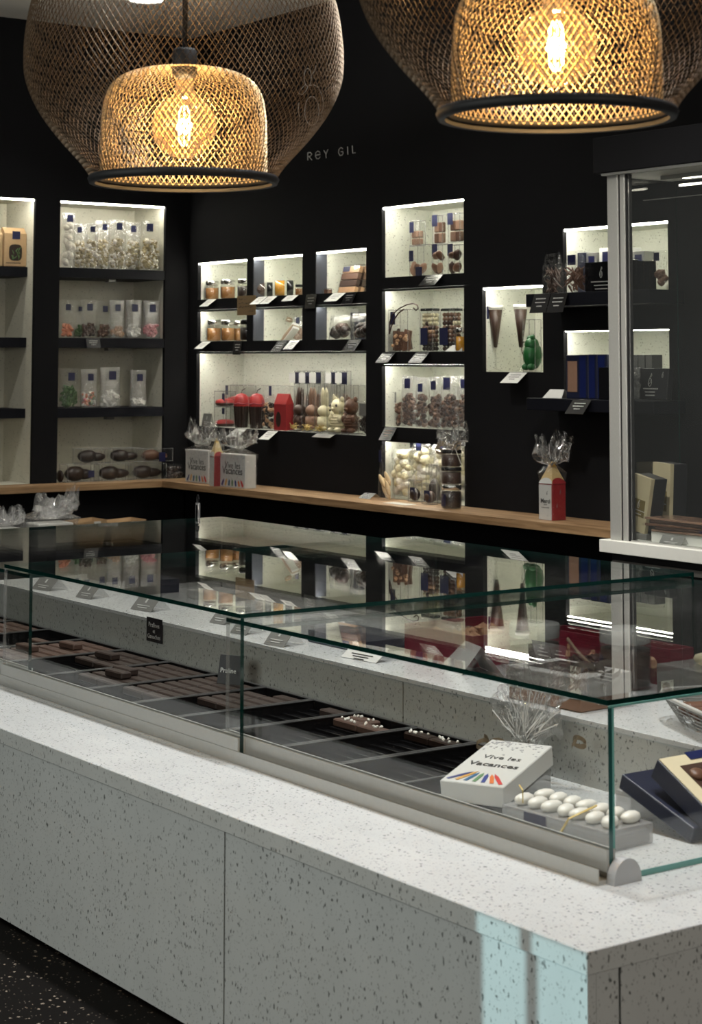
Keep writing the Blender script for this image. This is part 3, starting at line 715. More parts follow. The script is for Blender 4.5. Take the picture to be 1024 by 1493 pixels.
def gather(parent, z0, Rr, H, seed=1, n=44, m_=9, mat=None, squash=(1, 1), name='gathered_film', lean=(0, 0), fan=1.0, k=9):
    """crumpled puff of film above a tie: crinkled cup with torn uneven rim, plus white strips painted as glints along the folds"""
    rn = random.Random(seed); off = [rn.uniform(0, 6.28) for _ in range(4)]; jit = [rn.uniform(.75, 1.12) for _ in range(n)]
    def g(u_, v_, kk=1.0):
        i = int(round(u_*n)) % n; a = 2*PI*u_
        d_ = Vector((math.cos(a)*2.2, math.sin(a)*2.2, v_*3.2+seed))
        c = noise.noise(d_)*.50+noise.noise(d_*2.7)*.32
        ph = v_*1.75
        r = Rr*kk*math.sin(min(ph, 2.2))*(1+c)+Rr*.05*math.sin(k*a+off[0])*v_
        z = z0+H*(1-math.cos(ph))*.82*(1+1.1*noise.noise(d_*1.3+Vector((9, 0, 0))))*(.8+.25*jit[i] if v_ > .8 else 1.0)
        return (r*math.cos(a)*squash[0]+lean[0]*v_, r*math.sin(a)*squash[1]+lean[1]*v_, z)
    mb = MB().surf(g, n, m_, True)
    mb.surf(lambda u_, v_: g(u_+.13, v_, .62), n//2, m_-2, True)
    o = mb.build(name, mat or FILM2, parent, False)
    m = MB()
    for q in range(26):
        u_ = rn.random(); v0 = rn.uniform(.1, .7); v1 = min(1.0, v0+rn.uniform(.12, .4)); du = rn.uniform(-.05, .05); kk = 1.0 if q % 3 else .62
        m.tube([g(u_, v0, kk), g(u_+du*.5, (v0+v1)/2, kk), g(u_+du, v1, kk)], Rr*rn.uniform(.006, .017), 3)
    m.build('film_glint', GLINT, parent)
    return o
def wrap(parent, w, d, h, z1, seed=0, mat=None):
    """loose film body around a box that closes towards z1"""
    def f(u_, v_):
        a = 2*PI*u_; ca, sa = math.cos(a), math.sin(a)
        q = max(abs(ca)/(w/2), abs(sa)/(d/2)); k = min(1/q, 1.25*math.hypot(w, d)/2)
        if v_ < .7: z = h*v_/.7; s = 1.06+.05*noise.noise(Vector((ca*3, sa*3, v_*9+seed)))
        else: tt = (v_-.7)/.3; z = h+(z1-h)*tt; s = 1.06*(1-tt)+0.10
        return (k*ca*s, k*sa*s, 0.003+z)
    return MB().surf(f, 28, 10, True).build('film_wrap', mat or FILM, parent, False)
def bow(parent, z, s, mat=RIBB, seed=0, loops=4, y=0.0, x=0.0):
    rn = random.Random(seed); m = MB()
    for i in range(loops):
        a = rn.uniform(0, 6.28); ln = s*rn.uniform(.7, 1.2); ph = rn.uniform(-.5, .5)
        def f(u_, v_):
            t_ = u_*2*PI; rad = ln*(1-math.cos(t_))/2
            return (x+rad*math.cos(a+.25*math.sin(t_)), y+rad*math.sin(a+.25*math.sin(t_)), z+ln*.28*math.sin(t_)+ph*rad*.4+(v_-.5)*s*.22)
        m.surf(f, 12, 1)
    return m.build('ribbon_bow', mat, parent, True)
PCOL = [pbr('pencil_%d' % i, c, 0.5) for i, c in enumerate([(.03, .04, .16), (.55, .30, .07), (.02, .10, .22), (.10, .22, .10), (.03, .05, .22), (.60, .15, .03), (.50, .03, .03)])]
DOTM = pbr('grey_speckle_print', (0.35, 0.35, 0.36), 0.6)
def vacbox(label, loc, rz, w, h, d, rx=0, gseed=1, gR=0.11, gH=0.15, lean=(0, 0), bowseed=1, wr=True):
    t = thing('gift_box', label, 'gift box', loc, rz, None, rx)
    MB().rbox(-w/2, w/2, -d/2, d/2, 0.001, h, 0.002, 1).build('carton', WHITE, t)
    y = -d/2-0.0006
    text('Vive les', w*.20, t, INK, (0, y, h*.57)); text('Vacances', w*.215, t, INK, (0, y, h*.40), bold=.0006)
    m = MB(); rn = random.Random(gseed)
    for i in range(60):
        xx = rn.uniform(-.46, .46)*w; zz = h*(.98-abs(rn.gauss(0, .12))); s = rn.uniform(.0012, .003)
        if zz > h*.1: m.box(xx-s, xx+s, y-.0003, y+.0003, zz-s, zz+s)
    m.build('speckle_print', DOTM, t)
    for i in range(7):
        xx = (-.42+.14*i)*w; ang = (.75-.25*i)*.8; mm = MB().T(Matrix.Translation((xx, y, h*.05)) @ Matrix.Rotation(ang, 4, 'Y'))
        l = h*(.24 if i in (0, 6, 1) else .20); s = w*.030
        mm.add([(-s, -.0006, 0), (s, -.0006, 0), (s, -.0006, l*.7), (0, -.0006, l), (-s, -.0006, l*.7), (-s, 0, 0), (s, 0, 0), (s, 0, l*.7), (0, 0, l), (-s, 0, l*.7)],
               [(0, 1, 2, 3, 4), (9, 8, 7, 6, 5), (0, 5, 6, 1), (1, 6, 7, 2), (2, 7, 8, 3), (3, 8, 9, 4), (4, 9, 5, 0)])
        mm.build('printed_pencil', PCOL[i], t)
    if wr: wrap(t, w*1.03, d*1.06, h, h+.05, gseed)
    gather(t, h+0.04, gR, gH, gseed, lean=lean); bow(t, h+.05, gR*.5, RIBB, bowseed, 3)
    return t
def pencilhouse(label, loc, rz, s, h, gseed=3, words=True, gR=.09, gH=.14, wr=True):
    """square carton shaped like a pencil: two printed faces and a pyramid roof with a yellow tip; faces at 45 degrees"""
    t = thing('pencil_box', label, 'gift box', loc, rz)
    hb = h*.62
    MB().box(-s/2, s/2, -s/2, s/2, 0.001, hb).build('red_body', REDBOX, t)
    MB().box(-s/2-.0012, s/2-.004, -s/2-.0015, -s/2-.0002, 0.002, hb*.97).build('white_face', WHITE, t)
    m = MB()
    q = s/2+.002
    zz = hb+.0005
    m.add([(-q, -q, zz), (q, -q, zz), (q, q, zz), (-q, q, zz), (-q*.32, -q*.32, h*.90), (q*.32, -q*.32, h*.90), (q*.32, q*.32, h*.90), (-q*.32, q*.32, h*.90)], [(0, 3, 2, 1), (0, 1, 5, 4), (1, 2, 6, 5), (2, 3, 7, 6), (3, 0, 4, 7), (4, 5, 6, 7)])
    m.build('wood_cone', TANP, t)
    MB().add([(-q*.33, -q*.33, h*.901), (q*.33, -q*.33, h*.901), (q*.33, q*.33, h*.901), (-q*.33, q*.33, h*.901), (0, 0, h)], [(0, 3, 2, 1), (0, 1, 4), (1, 2, 4), (2, 3, 4), (3, 0, 4)]).build('pencil_tip', YELL, t)
    # scallops
    pts = [(-s/2, 0)]+[(-s/2*math.cos(a*PI/10), hb*.17*math.sin(a*PI/10)) for a in range(11)]+[(s/2, 0)]
    sl = math.atan2(q*.68, h*.9-hb)
    MB().T(Matrix.Translation((0, -q-.001, hb)) @ Matrix.Rotation(-sl, 4, 'X')).plate(pts[1:-1], -.0012, 0).build('scallop', WHITE, t)
    MB().T(Matrix.Rotation(PI/2, 4, 'Z') @ Matrix.Translation((0, -q-.001, hb)) @ Matrix.Rotation(-sl, 4, 'X')).plate(pts[1:-1], -.0012, 0).build('scallop', REDBOX, t)
    if words:
        text('Merci', s*.33, t, INK, (0, -s/2-.002, hb*.47), bold=.001)
        text('pour', s*.13, t, INK, (0, -s/2-.002, hb*.41)); text('cette année', s*.13, t, INK, (0, -s/2-.002, hb*.33))
        emblem(t, s*.12, -s/2-.002, hb*.72, s*.12, INK); emblem(t, s*.18, -s/2-.002, hb*.13, s*.10, DOTM)
        TT = Matrix.Rotation(PI/2, 4, 'Z')
        emblem(t, -s*.15, -s/2-.002, hb*.38, s*.12, SILV, TT); emblem(t, s*.10, -s/2-.002, hb*.75, s*.14, GREYINK, TT)
    wrap(t, s*1.08, s*1.08, h*.8, h*.98, gseed) if wr else None
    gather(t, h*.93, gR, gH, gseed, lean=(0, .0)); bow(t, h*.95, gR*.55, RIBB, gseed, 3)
    return t
def figure(parent, x, y, z, h, mat, kind='rabbit', name='chocolate_figure'):
    m = MB(); b = h*.62 if kind == 'rabbit' else h
    q = 1.28 if kind == 'rabbit' else 1
    m.blob((x, y, z+b*.26), (b*.25*q, b*.22*q, b*.27), 1); m.blob((x, y-.004, z+b*.68), (b*.22*q, b*.20*q, b*.23), 1)
    m.blob((x, y-b*.2, z+b*.62), (b*.08, b*.06, b*.06), 0)
    for s in (-1, 1):
        if kind == 'rabbit': m.blob((x+s*b*.11, y, z+b*1.15), (b*.12, b*.07, b*.42), 1)
        else: m.blob((x+s*b*.16, y, z+b*.88), (b*.08, b*.05, b*.08), 1)
        m.blob((x+s*b*.14, y-b*.12, z+b*.06), (b*.10, b*.14, b*.07), 1); m.blob((x+s*b*.21, y-b*.1, z+b*.36), (b*.07, b*.09, b*.12), 1)
    for k in range(5):   # moulded ribs on the belly
        zz = z+b*(.12+.07*k); rr = b*.262*math.sqrt(max(.05, 1-((zz-z-b*.26)/(b*.28))**2))
        m.tube([(x+rr*math.cos(a), y+rr*.9*math.sin(a), zz) for a in [i*PI/8 for i in range(16)]], b*.012, 4, True)
    return m.build(name, mat, parent, True)

DD = 9
def sB(p0, p1, ptop, z, off, flat=False):
    """slot on the right wall: location, width along the wall, height"""
    x = XB+off; a = onplane(p0, z, 0, x); b = onplane(p1, z, 0, x); c = (a+b)/2; w_ = abs(a[1]-b[1])
    global DD
    DD = 9
    if not flat:
        DD = min(.15, w_*.27); w_ = w_-DD*1.39
    return Vector((x, c[1], z)), w_, pl((p0+p1)/2, ptop, 0, x)[2]-z
def sA(p0, p1, ptop, z, off):
    y = YA+off; a = onplane(p0, z, 1, y); b = onplane(p1, z, 1, y); c = (a+b)/2
    return Vector((c[0], y, z)), abs(a[0]-b[0]), pl((p0+p1)/2, ptop, 1, y)[2]-z
def rB(p0, p1, ptop, z, off):
    """round thing on right wall: location, radius, height"""
    x = XB+off; c = onplane((p0+p1)/2, z, 0, x); return c, abs(p1-p0)/2*mpp(c), pl((p0+p1)/2, ptop, 0, x)[2]-z
#==PRODUCTS==
# ------------------------------------------------------------------ left wall, wide bay (column y)
Z1, Z2, Z3 = SHA
K = 'left wall bay, top shelf'
def bA(p0, p1, ptop, z, off, label, group=None, d=0.11, **k):
    P, w_, h_ = sA(p0, p1, ptop, z, off); d = min(d, w_*.5); return bag(label, P+Vector((0, 0, .001)), 0, w_*.90, h_, d, **k, group=group, seed=int(p0))
GP = 'cellophane sweet bags in the left wall bay'
bA(88, 110, 311, Z1, 0.08, 'tall foggy bag of big white meringue kisses at the left end of the top shelf', GP, d=.10, mat=MERING, fillf=.84, bs=.040, lblpos=(0, .9), lblsize=.45, fm=FILMC, stretch=(1, 1, .75), bead=1)
for i, (a, b, tp, lx, w_) in enumerate([(106, 128, 327, -.15, 'first'), (122, 144, 326, 0, 'second'), (137, 160, 322, .1, 'third'), (157, 184, 321, .05, 'fourth'), (181, 206, 325, -.05, 'fifth'), (203, 234, 323, -.1, 'last')]):
    bA(a, b, tp, Z1, 0.07 if i % 2 else 0.19, '%s bag of pale nut clusters right of the meringues on the top shelf' % w_, GP, d=.10, mat=POPC, mats=[POPC, POPL, MERING], fillf=.62, bs=.019, lblpos=(lx, .87), lblsize=.34, fm=FILMC if i < 5 else FILM)
for a, b, tp, mt, lab, off, fl in [(86, 109, 437, ORANGEC, 'bag of salmon orange dragees at the left end of the second shelf', .07, .36), (107, 124, 440, GREENC, 'narrow bag of dark green sweets behind the salmon dragees', .17, .36), (116, 142, 437, CHB, 'bag of brown almonds left of centre on the second shelf', .07, .38),
        (140, 163, 440, CHM, 'bag of milk brown almonds in the middle of the second shelf', .12, .38), (158, 182, 438, CHBL, 'foggy bag of beige almonds on the second shelf beside the white ones', .07, .32), (181, 208, 438, WHITEC, 'bag of white dragees on the second shelf', .09, .36), (207, 234, 439, PINKC, 'bag of pink dragees at the right end of the second shelf', .07, .38)]:
    bA(a, b, tp, Z2, off, lab, GP, d=.11, mat=mt, fillf=fl, bs=.020, lblpos=(0, .80), lblsize=.36, fm=FILMC if mt in (CHBL, PINKC, WHITEC) else FILM, stretch=(1, .8, .8), bead=0)
for a, b, tp, mt, mts, lab, off, fl in [(85, 115, 538, GREENC, None, 'wide bag of green leaf sweets on the third shelf', .07, .55), (116, 142, 539, ORANGEC, [ORANGEC, MERING, PINKC, GREENC], 'bag of mixed coloured sweets on the third shelf', .07, .42), (144, 176, 536, WHITEC, None, 'bag of white almonds in the middle of the third shelf', .07, .42), (188, 214, 540, WHITEC, None, 'foggy bag with a few pale sweets alone at the right of the third shelf', .07, .22)]:
    bA(a, b, tp, Z3, off, lab, GP, d=.12, mat=mt, mats=mts, fillf=fl, bs=.021, lblpos=(.05, .80), lblsize=.36, fm=FILMC if mt is not GREENC else FILM, stretch=(1.3, .8, .6), bead=0)
# chocolate spoon boxes standing on the oak under the bay
def spoonbox(p0, p1, ptop, z, off, label, mat=CHD, lb=None, dz=0, fallen=False):
    P, w_, h_ = sA(p0, p1, ptop, z, off); P.z += dz+.001; h_ -= dz
    t = cbox(label, P, 0, w_*.97, h_, 0.13, 'clear boxes of chocolate shells on the oak ledge', lbl=lb)
    m = MB(); m.blob((-w_*.14, 0, h_*.48), (w_*.32, .055, h_*.44), 1, .03); m.blob((w_*.14, 0, h_*.42), (w_*.33, .04, h_*.30), 1, .03)
    m.build('chocolate_shell', mat, t, True); return t
zt1 = spoonbox(92, 139, 677, ZW, .02, 'left of the low clear boxes with a dark chocolate shell and a blue label', CHD, (.25, .45, .05, .05))
spoonbox(142, 190, 677, ZW, .02, 'middle low clear box with a dark chocolate shell'); spoonbox(192, 237, 676, ZW, .02, 'right low clear box with a dark chocolate shell')
dzt = sA(92, 139, 677, ZW, .02)[2]+.003
spoonbox(111, 155, 654, ZW, .02, 'clear box with a dark chocolate spoon shape, left one of the upper row', CHD, None, dzt)
spoonbox(158, 202, 653.5, ZW, .02, 'clear box with a dark chocolate spoon shape, middle one of the upper row', CHD, None, dzt)
spoonbox(204, 246, 654, ZW, .02, 'clear box with a milk chocolate piece and a blue label, right of the upper row', CHM, (.12, .35, .055, .07), dzt)
P, w_, h_ = sA(240, 266, 677, ZW, -.02)
bag('dark chocolate pieces in a low clear bag at the wall corner', P, 0, w_*.96, h_, .10, mat=CHD, fillf=.8, bs=.02, lblsize=0, seed=9)
P, w_, h_ = sA(84, 91, 683, ZW, .03)
t = thing('chocolate_piece', 'dark piece of chocolate beside the low clear boxes at the left post', 'chocolate', P); MB().blob((0, 0, h_*.45), (w_*.5, .05, h_*.44), 1).build('piece', CHD, t, True)
card('dark price card clipped to the second shelf of the left wall bay', (onplane(136, Z2, 1, YA-.004)[0], YA+.003, Z2-.004), 0, .115, .075, DARKCARD, SILV, 0.3)
# narrow bay at the left picture edge
def kraftbag(label, P, w_, h_, d=.11):
    t = thing('kraft_bag', label, 'bag', P); MB().rbox(-w_/2, w_/2, -d/2, d/2, 0.001, h_*.86, .006).build('paper_body', KRAFT, t)
    MB().add([(-w_/2+.004, -d/2+.006, h_*.86), (w_/2-.004, -d/2+.006, h_*.86), (w_/2-.004, d/2-.006, h_*.86), (-w_/2+.004, d/2-.006, h_*.86), (-w_/2+.004, -.01, h_), (w_/2-.004, -.01, h_), (w_/2-.004, .004, h_), (-w_/2+.004, .004, h_)],
             [(0, 1, 5, 4), (1, 2, 6, 5), (2, 3, 7, 6), (3, 0, 4, 7), (4, 5, 6, 7)]).build('folded_top', KRAFT, t)
    MB().plate([(w_*.29*math.copysign(abs(math.cos(a))**.6, math.cos(a)), h_*.36+h_*.21*math.copysign(abs(math.sin(a))**.6, math.sin(a))) for a in [i*PI/10 for i in range(20)]], -d/2-.0015, -d/2-.0003).build('window', CHD, t)
    m = MB(); rn = random.Random(4)
    for i in range(12): m.blob((rn.uniform(-.2, .2)*w_, -d/2-.003, h_*(.36+rn.uniform(-.15, .15))), (.004, .002, .02), 0, 0, (0, rn.uniform(-1, 1), 0))
    m.build('contents', GREENC, t)
    MB().box(-w_*.15, w_*.19, -d/2-.004, -d/2-.001, h_*.70, h_*.90).build('label', NAVY, t)
    minitext(t, -w_*.1, -d/2-.0005, h_*.08, w_*.6, INK, (1,), .01, .008); return t
P, w_, h_ = sA(1, 34, 332, Z1, .19); kraftbag('kraft paper bag with a dark oval window on the top shelf at the left edge', P, w_, h_)
P, w_, h_ = sA(-33, -1, 333, Z1, .19); kraftbag('kraft paper bag mostly cut off by the left picture edge', P, w_, h_)

# ------------------------------------------------------------------ right wall, small niches
def jB(p0, p1, ptop, nz, off, label, fill, lid, **k):
    c, r, h_ = rB(p0, p1, ptop, nz, off); c.z += .0005
    return jar(label, c, RB, r*.98, h_, fill, lid, **k)
GJ = 'jars in the small lit niches'
za, zd = NB['a'][2], NB['d'][2]
jB(299, 320, 410, za, .09, 'left jar of amber spread with a silver lid in the upper left niche', HONEY, CHROME, group=GJ)
jB(321, 344, 408, za, .09, 'middle jar of amber spread with a silver lid in the upper left niche', HONEY, CHROME, group=GJ)
jB(346, 369, 407, za, .11, 'dark jar at the right side of the upper left niche', CHD, CHROME, group=GJ)
jB(301, 323, 467, zd, .11, 'left jar of spread with a navy label in the lower left niche', HONEY, CHROME, group=GJ)
jB(322, 343, 467, zd, .08, 'middle jar of caramel brown spread in the lower left niche', HONEY, CHROME, group=GJ)
jB(341, 356, 468, zd, .17, 'amber jar behind the dark jar in the lower left niche', HONEY, CHROME, group=GJ)
jB(350, 372, 466, zd, .06, 'dark lidded jar at the right of the lower left niche', CHD, BLKPL, group=GJ)
# jars on their side in niche b
zb_ = NB['b'][2]
for a, b, tp, fl, ld, lab in [(374, 396, 411, CHB, BLKPL, 'jar of brown spread lying on its side with its black lid to the front'), (402, 426, 408, CARAM, BLKPL, 'jar of bright yellow caramel lying on its side in the upper middle niche')]:
    c, r, h_ = rB(a, b, tp, zb_, .10); rr = h_/2; t = jar(lab, c, RB+PI, rr, r*2.3, fl, ld, GJ, None, lay=-.55, lidh=.34)
jB(430, 446, 415, zb_, .08, 'small amber jar at the right of the upper middle niche', HONEY, BLKPL, group=GJ, lbl=None)
# niche c: flat tablet packs leaning in a row
zc_ = NB['c'][2]
def pack(p0, p1, ptop, z, off, label, cols, lean, th=.03, glossy=True):
    P, w_, h_ = sB(p0, p1, ptop, z, off, True); t = thing('tablet_pack', label, 'chocolate pack', P, RB, 'tablet packs in the upper right small niche')
    T = Matrix.Rotation(-lean, 4, 'X'); n = len(cols)
    m = MB(); 
    for i, c in enumerate(cols):
        MB().T(T).rbox(-w_/2, w_/2, 0, th, h_*i/n+.002, h_*(i+1)/n-.002, .002, 1).build('chocolate_row', c, t)
    MB().T(T).box(-w_/2-.002, w_/2+.002, -.003, th+.003, 0.001, h_*1.06).build('film', ACR, t)
    MB().T(T).box(-w_*.45, -w_*.05, -.0045, -.0035, h_*.80, h_*.98).build('label', NAVY, t); return t
for i, (a, b) in enumerate([(492, 516), (508, 525), (517, 530), (524, 536)]):
    pack(a, b, 386 if i < 2 else 389, zc_, .10+.055*i, ['front tablet pack of orange and brown rows leaning in the upper right small niche', 'second leaning tablet pack behind the front one', 'third leaning tablet pack with dark chocolate', 'dark tablet pack at the back right of the leaning row'][i], [CHBL, CHB, CHM, CHBL] if i < 2 else [CHM, CHD, CHB, CHD], .28)
P, w_, h_ = sB(470, 484, 421, zc_, .05); t = cbox('small low clear box with orange chocolate left of the tablet packs', P, RB, w_, h_, .06); MB().box(-w_*.1, w_*.45, -.02, .02, .003, h_*.8).build('chocolate', CHM, t)
# niche e: white box leaning with ribbon
ze = NB['e'][2]; P, w_, h_ = sB(402, 434, 462, ze, .06)
t = thing('white_gift_carton', 'flat white carton with a beige ribbon leaning up in the lower middle niche', 'gift box', P, RB)
T = Matrix.Translation((0, .0, .0)) @ Matrix.Rotation(-.62, 4, 'Y') @ Matrix.Rotation(-.35, 4, 'X')
MB().T(T).rbox(-w_*.45, w_*.60, 0, .05, .035, .09, .003).build('carton', WHITE, t)
MB().T(T).rbox(-w_*.32, w_*.50, -.003, .0, .045, .08, .001, 1).build('window', CHP, t)
MB().T(T).box(-w_*.46, w_*.61, -.006, .051, .055, .066).build('ribbon_band', TAUPE, t); bow(t, .15, .05, TAUPE, 4, 4)
P, w_, h_ = sB(428, 446, 462, ze, .22); P.z += .001; bag('foggy bag behind the white carton in the lower middle niche', P, RB, w_, h_, .08, mat=CHP, fillf=.5, bs=.02, lblsize=.3, fm=FILMC, seed=3)
# niche f: two bags with dark chocolate flowers, backs of boxes behind
zf = NB['f'][2]
for a, b, tp, off, lab in [(481, 516, 460, .08, 'clear bag of dark chocolate flowers, left one in the lower right small niche'), (512, 545, 457, .07, 'clear bag of dark chocolate flowers, right one in the lower right small niche')]:
    P, w_, h_ = sB(a, b, tp, zf, off); t = bag(lab, P, RB, w_*.95, h_, .12, mat=CHD, mats=[CHD, CHD, CHB], fillf=.62, bs=.038, lblsize=0, seed=a, bead=1)
P, w_, h_ = sB(492, 536, 449, zf, .33); t = thing('navy_carton', 'dark navy carton behind the chocolate flowers', 'box', P, RB); MB().rbox(-w_/2, w_/2, -.03, .03, .001, h_*.85, .002, 1).build('carton', NAVYBOX, t)
MB().box(-w_/2, w_/2, -.029, .029, h_*.85, h_*.97).build('lid', SILV, t)
P, w_, h_ = sB(482, 492, 449, zf, .30); t = thing('white_tube', 'small silver white carton at the back of the lower right small niche', 'box', P, RB); MB().rbox(-w_/2, w_/2, -.02, .02, .001, h_*.97, .004).build('carton', WHITE, t)

# ------------------------------------------------------------------ big niche g
zg = NB['g'][2]
def cupcake(p0, p1, ptop, off, label):
    c, r, h_ = rB(p0, p1, ptop, zg, off); t = thing('chocolate_cupcake', label, 'chocolate', c, RB, 'cupcake shaped chocolates with red tops'); hb = h_*.62
    n = 24; pr_ = []
    def f(u_, v_):
        a = 2*PI*u_; rr = r*(.78+.22*v_)*(1+.05*math.cos(a*14)); return (rr*math.cos(a), rr*math.sin(a), .001+hb*v_)
    MB().surf(f, 56, 1, True).build('ribbed_case', CHD, t)
    MB().lathe([(r, hb), (r*1.06, hb+h_*.07), (r*.98, hb+h_*.16), (r*.88, hb+h_*.26), (r*.6, hb+h_*.34), (.001, hb+h_*.38)], 24).build('domed_top', REDC, t, True)
    m = MB()
    for k in range(4):
        rr = r*(1.05-.13*k); m.tube([(rr*math.cos(a), rr*math.sin(a), hb+h_*(.08+.075*k)+.004*math.sin(5*a)) for a in [i*PI/12 for i in range(24)]], .004, 4, True)
    m.build('piped_line', DKRED, t); m = MB().tube([(0, 0, h_), (.01, 0, h_*1.08), (.05, 0, h_*1.13)], .004, 5).build('stem', CHD, t); return t
cupcake(341, 363, 573, .09, 'left dark chocolate cupcake with a red dome behind clear plastic'); cupcake(363, 386, 573, .09, 'right dark chocolate cupcake with a red dome beside the red paper bag')
def donut(P, w_, label, T=None):
    t = thing('red_iced_cake', label, 'chocolate', P, RB, 'red iced chocolate cakes')
    MB().lathe([(.001, .001), (w_*.42, .001), (w_*.50, .014), (w_*.47, .022)], 24).build('chocolate_base', CHB, t, True)
    MB().lathe([(w_*.50, .022), (w_*.46, .042), (w_*.25, .052), (.001, .054)], 24).build('red_glaze', REDC, t, True); return t
P, w_, h_ = sB(313, 343, 600, zg, .10); donut(P+Vector((0, 0, .004)), w_*.80, 'red iced cake lying flat at the lower left of the long niche')
t = cbox('clear box around the flat red cake at the left of the long niche', P, RB, w_*.96, h_*1.3, .16, lbl=(.25, .8, .035, .045))
P2, w2, h2 = sB(313, 343, 560, zg, .10); P2.z += h_*1.3+.004
t = cbox('upper clear box with a red cake, stacked on the first one', P2, RB, w2*.96, .115, .16, lbl=(.25, .6, .035, .06))
donut(P2+Vector((0, 0, .006)), w2*.80, 'red iced cake in the upper clear box of the left stack')
P, w_, h_ = sB(330, 372, 562, zg, .30); t = cbox('tall clear box at the back left of the long niche', P, RB, w_, h_, .14, lbl=(-.42, .88, .035, .07)); 
donut(P+Vector((0, 0, .175)), w_*.8, 'red iced cake high up at the back of the long niche'); MB().box(-w_*.4, w_*.4, -.05, .05, .165, .170).build('inner_tray', ACRE, t)
P, w_, h_ = sB(340, 427, 562, zg, .18, True); t = cbox('wide clear box standing behind the two cupcakes', P, RB, w_, h_, .05, lbl=(.18, .88, .035, .07))
P, w_, h_ = sB(383, 401, 577, zg, .08); P.z += .001; bag('narrow clear bag of dark chocolate with nuts right of the cupcakes', P, RB, w_, h_, .09, mat=CHD, mats=[CHD, CHD, CHBL], fillf=.8, bs=.022, lblsize=0, seed=6)
# red paper bag, gable top
P, w_, h_ = sB(400, 428, 574, zg, .08); t = thing('red_paper_bag', 'glossy red gable bag with a dark window in the long niche', 'bag', P, RB); d_ = DD
MB().rbox(-w_/2, w_/2, -d_/2, d_/2, .001, h_*.72, .002, 1).build('paper_body', REDBOX, t)
MB().add([(-w_/2, -d_/2, h_*.72), (w_/2, -d_/2, h_*.72), (w_/2, d_/2, h_*.72), (-w_/2, d_/2, h_*.72), (-w_/2, -.004, h_), (w_/2, -.004, h_), (w_/2, .004, h_), (-w_/2, .004, h_)], [(0, 1, 5, 4), (1, 2, 6, 5), (2, 3, 7, 6), (3, 0, 4, 7), (4, 5, 6, 7)]).build('gable_top', REDC, t)
MB().plate([(w_*(-.12)+w_*.20*math.cos(a), h_*.30+h_*.21*math.sin(a)) for a in [i*PI/10 for i in range(20)]], -d_/2-.0015, -d_/2-.0003).build('window', CHD, t)
MB().box(-w_/2-.0015, -w_/2-.0003, -d_*.3, d_*.3, h_*.1, h_*.6).build('side_window', CHD, t)
# rabbits and bears in clear boxes
FIG = [(429, 447, 562, CHB, 'rabbit', 'brown chocolate rabbit in a clear box right of the red bag', .10), (446, 466, 560, CHP, 'rabbit', 'lighter milk chocolate rabbit beside the brown one', .10), (464, 483, 562, CHW, 'rabbit', 'white chocolate rabbit in the long niche', .10), (485, 503, 574, CHW, 'bear', 'white chocolate bear with dark ears in the long niche', .09), (503, 524, 574, CHM, 'bear', 'milk chocolate bear at the right of the long niche', .09)]
for a, b, tp, mt, kd, lab, off in FIG:
    P, w_, h_ = sB(a, b, tp, zg, off); P.z += .001
    t = thing('chocolate_'+kd, lab, 'chocolate figure', P, RB, 'moulded chocolate animals')
    hh = min(h_, .30) if kd == 'rabbit' else h_*.93
    figure(t, 0, 0, .01 if kd == 'bear' else .022, hh, mt, kd, 'body')
    MB().box(-w_*.45, w_*.45, -.06, .06, 0, .008).build('base_card', ACRE, t)
    if lab.startswith('white chocolate bear'):
        m = MB(); [m.blob((s*.035, -.045, hh*.72+.01), (.010, .008, .012), 0) for s in (-1, 1)]; m.blob((0, -.072, hh*.63), .008, 0); m.build('dark_features', CHD, t)
for i, (a, b) in enumerate([(429, 448), (448, 466), (466, 484)]):
    P, w_, h_ = sB(a, b, 559, zg, .10); cbox('clear box around the %s rabbit from the left' % ['first', 'second', 'third'][i], P, RB, w_*.98, h_, .17, 'clear boxes around the chocolate rabbits')
    P, w_, h_ = sB(a, b, 612, zg, .10)
    m = MB(); rn = random.Random(i)
    for k in range(40): m.tube([(rn.uniform(-w_*.4, w_*.4), rn.uniform(-.075, .0), rn.uniform(.012, .05)), (rn.uniform(-w_*.4, w_*.4), rn.uniform(-.075, 0), rn.uniform(.01, .06))], .003, 3)
    o = m.build('paper_straw', STRAW); o.location = P; o.rotation_euler = (0, 0, RB); tag(o, 'yellow paper straw in the %s rabbit box' % ['first', 'second', 'third'][i], 'paper straw', 'paper straw under the rabbits'); o['kind'] = 'stuff'
for i, (a, b) in enumerate([(484, 503), (503, 535)]):
    P, w_, h_ = sB(a, b, 562, zg, .09); cbox('clear box around the %s bear' % ['white', 'milk chocolate'][i], P, RB, w_*.97, h_, .15, 'clear boxes around the bears', lbl=(-.3 if i else .12, .16 if i == 0 else .55, .04, .08))
for i, (a, b) in enumerate([(429, 443), (443, 458), (458, 474), (482, 496), (496, 512)]):
    P, w_, h_ = sB(a, b, 541, zg, .30)
    t = cbox('tall clear box with navy top label, %s in the long niche back row' % ['first', 'second', 'third', 'fourth', 'last'][i], P, RB, w_*.97, h_, .12, 'tall clear boxes in the back row of the long niche', lbl=(.1, .88, .07, .085))
    figure(t, 0, 0, .01, h_*.62, [CHM, CHB, CHM, CHW, CHM][i], 'rabbit')
    MB().box(-w_*.48, w_*.48, -.062, -.0605, h_*.80, h_*.97).build('header_card', WHITE, t)
P, w_, h_ = sB(524, 541, 585, zg, .05); P.z += .001; bag('dark bag with a grey label at the right end of the long niche', P, RB, w_, h_, .07, mat=CHD, fillf=.6, bs=.02, lbl=GREYTIN, lblsize=.6, lblpos=(0, .75), seed=11)
P, w_, h_ = sB(297, 309, 603, zg, .05, True); t = tent('small grey card standing at the left end of the long niche', P, RB, w_, .04, h_, GREYTIN)
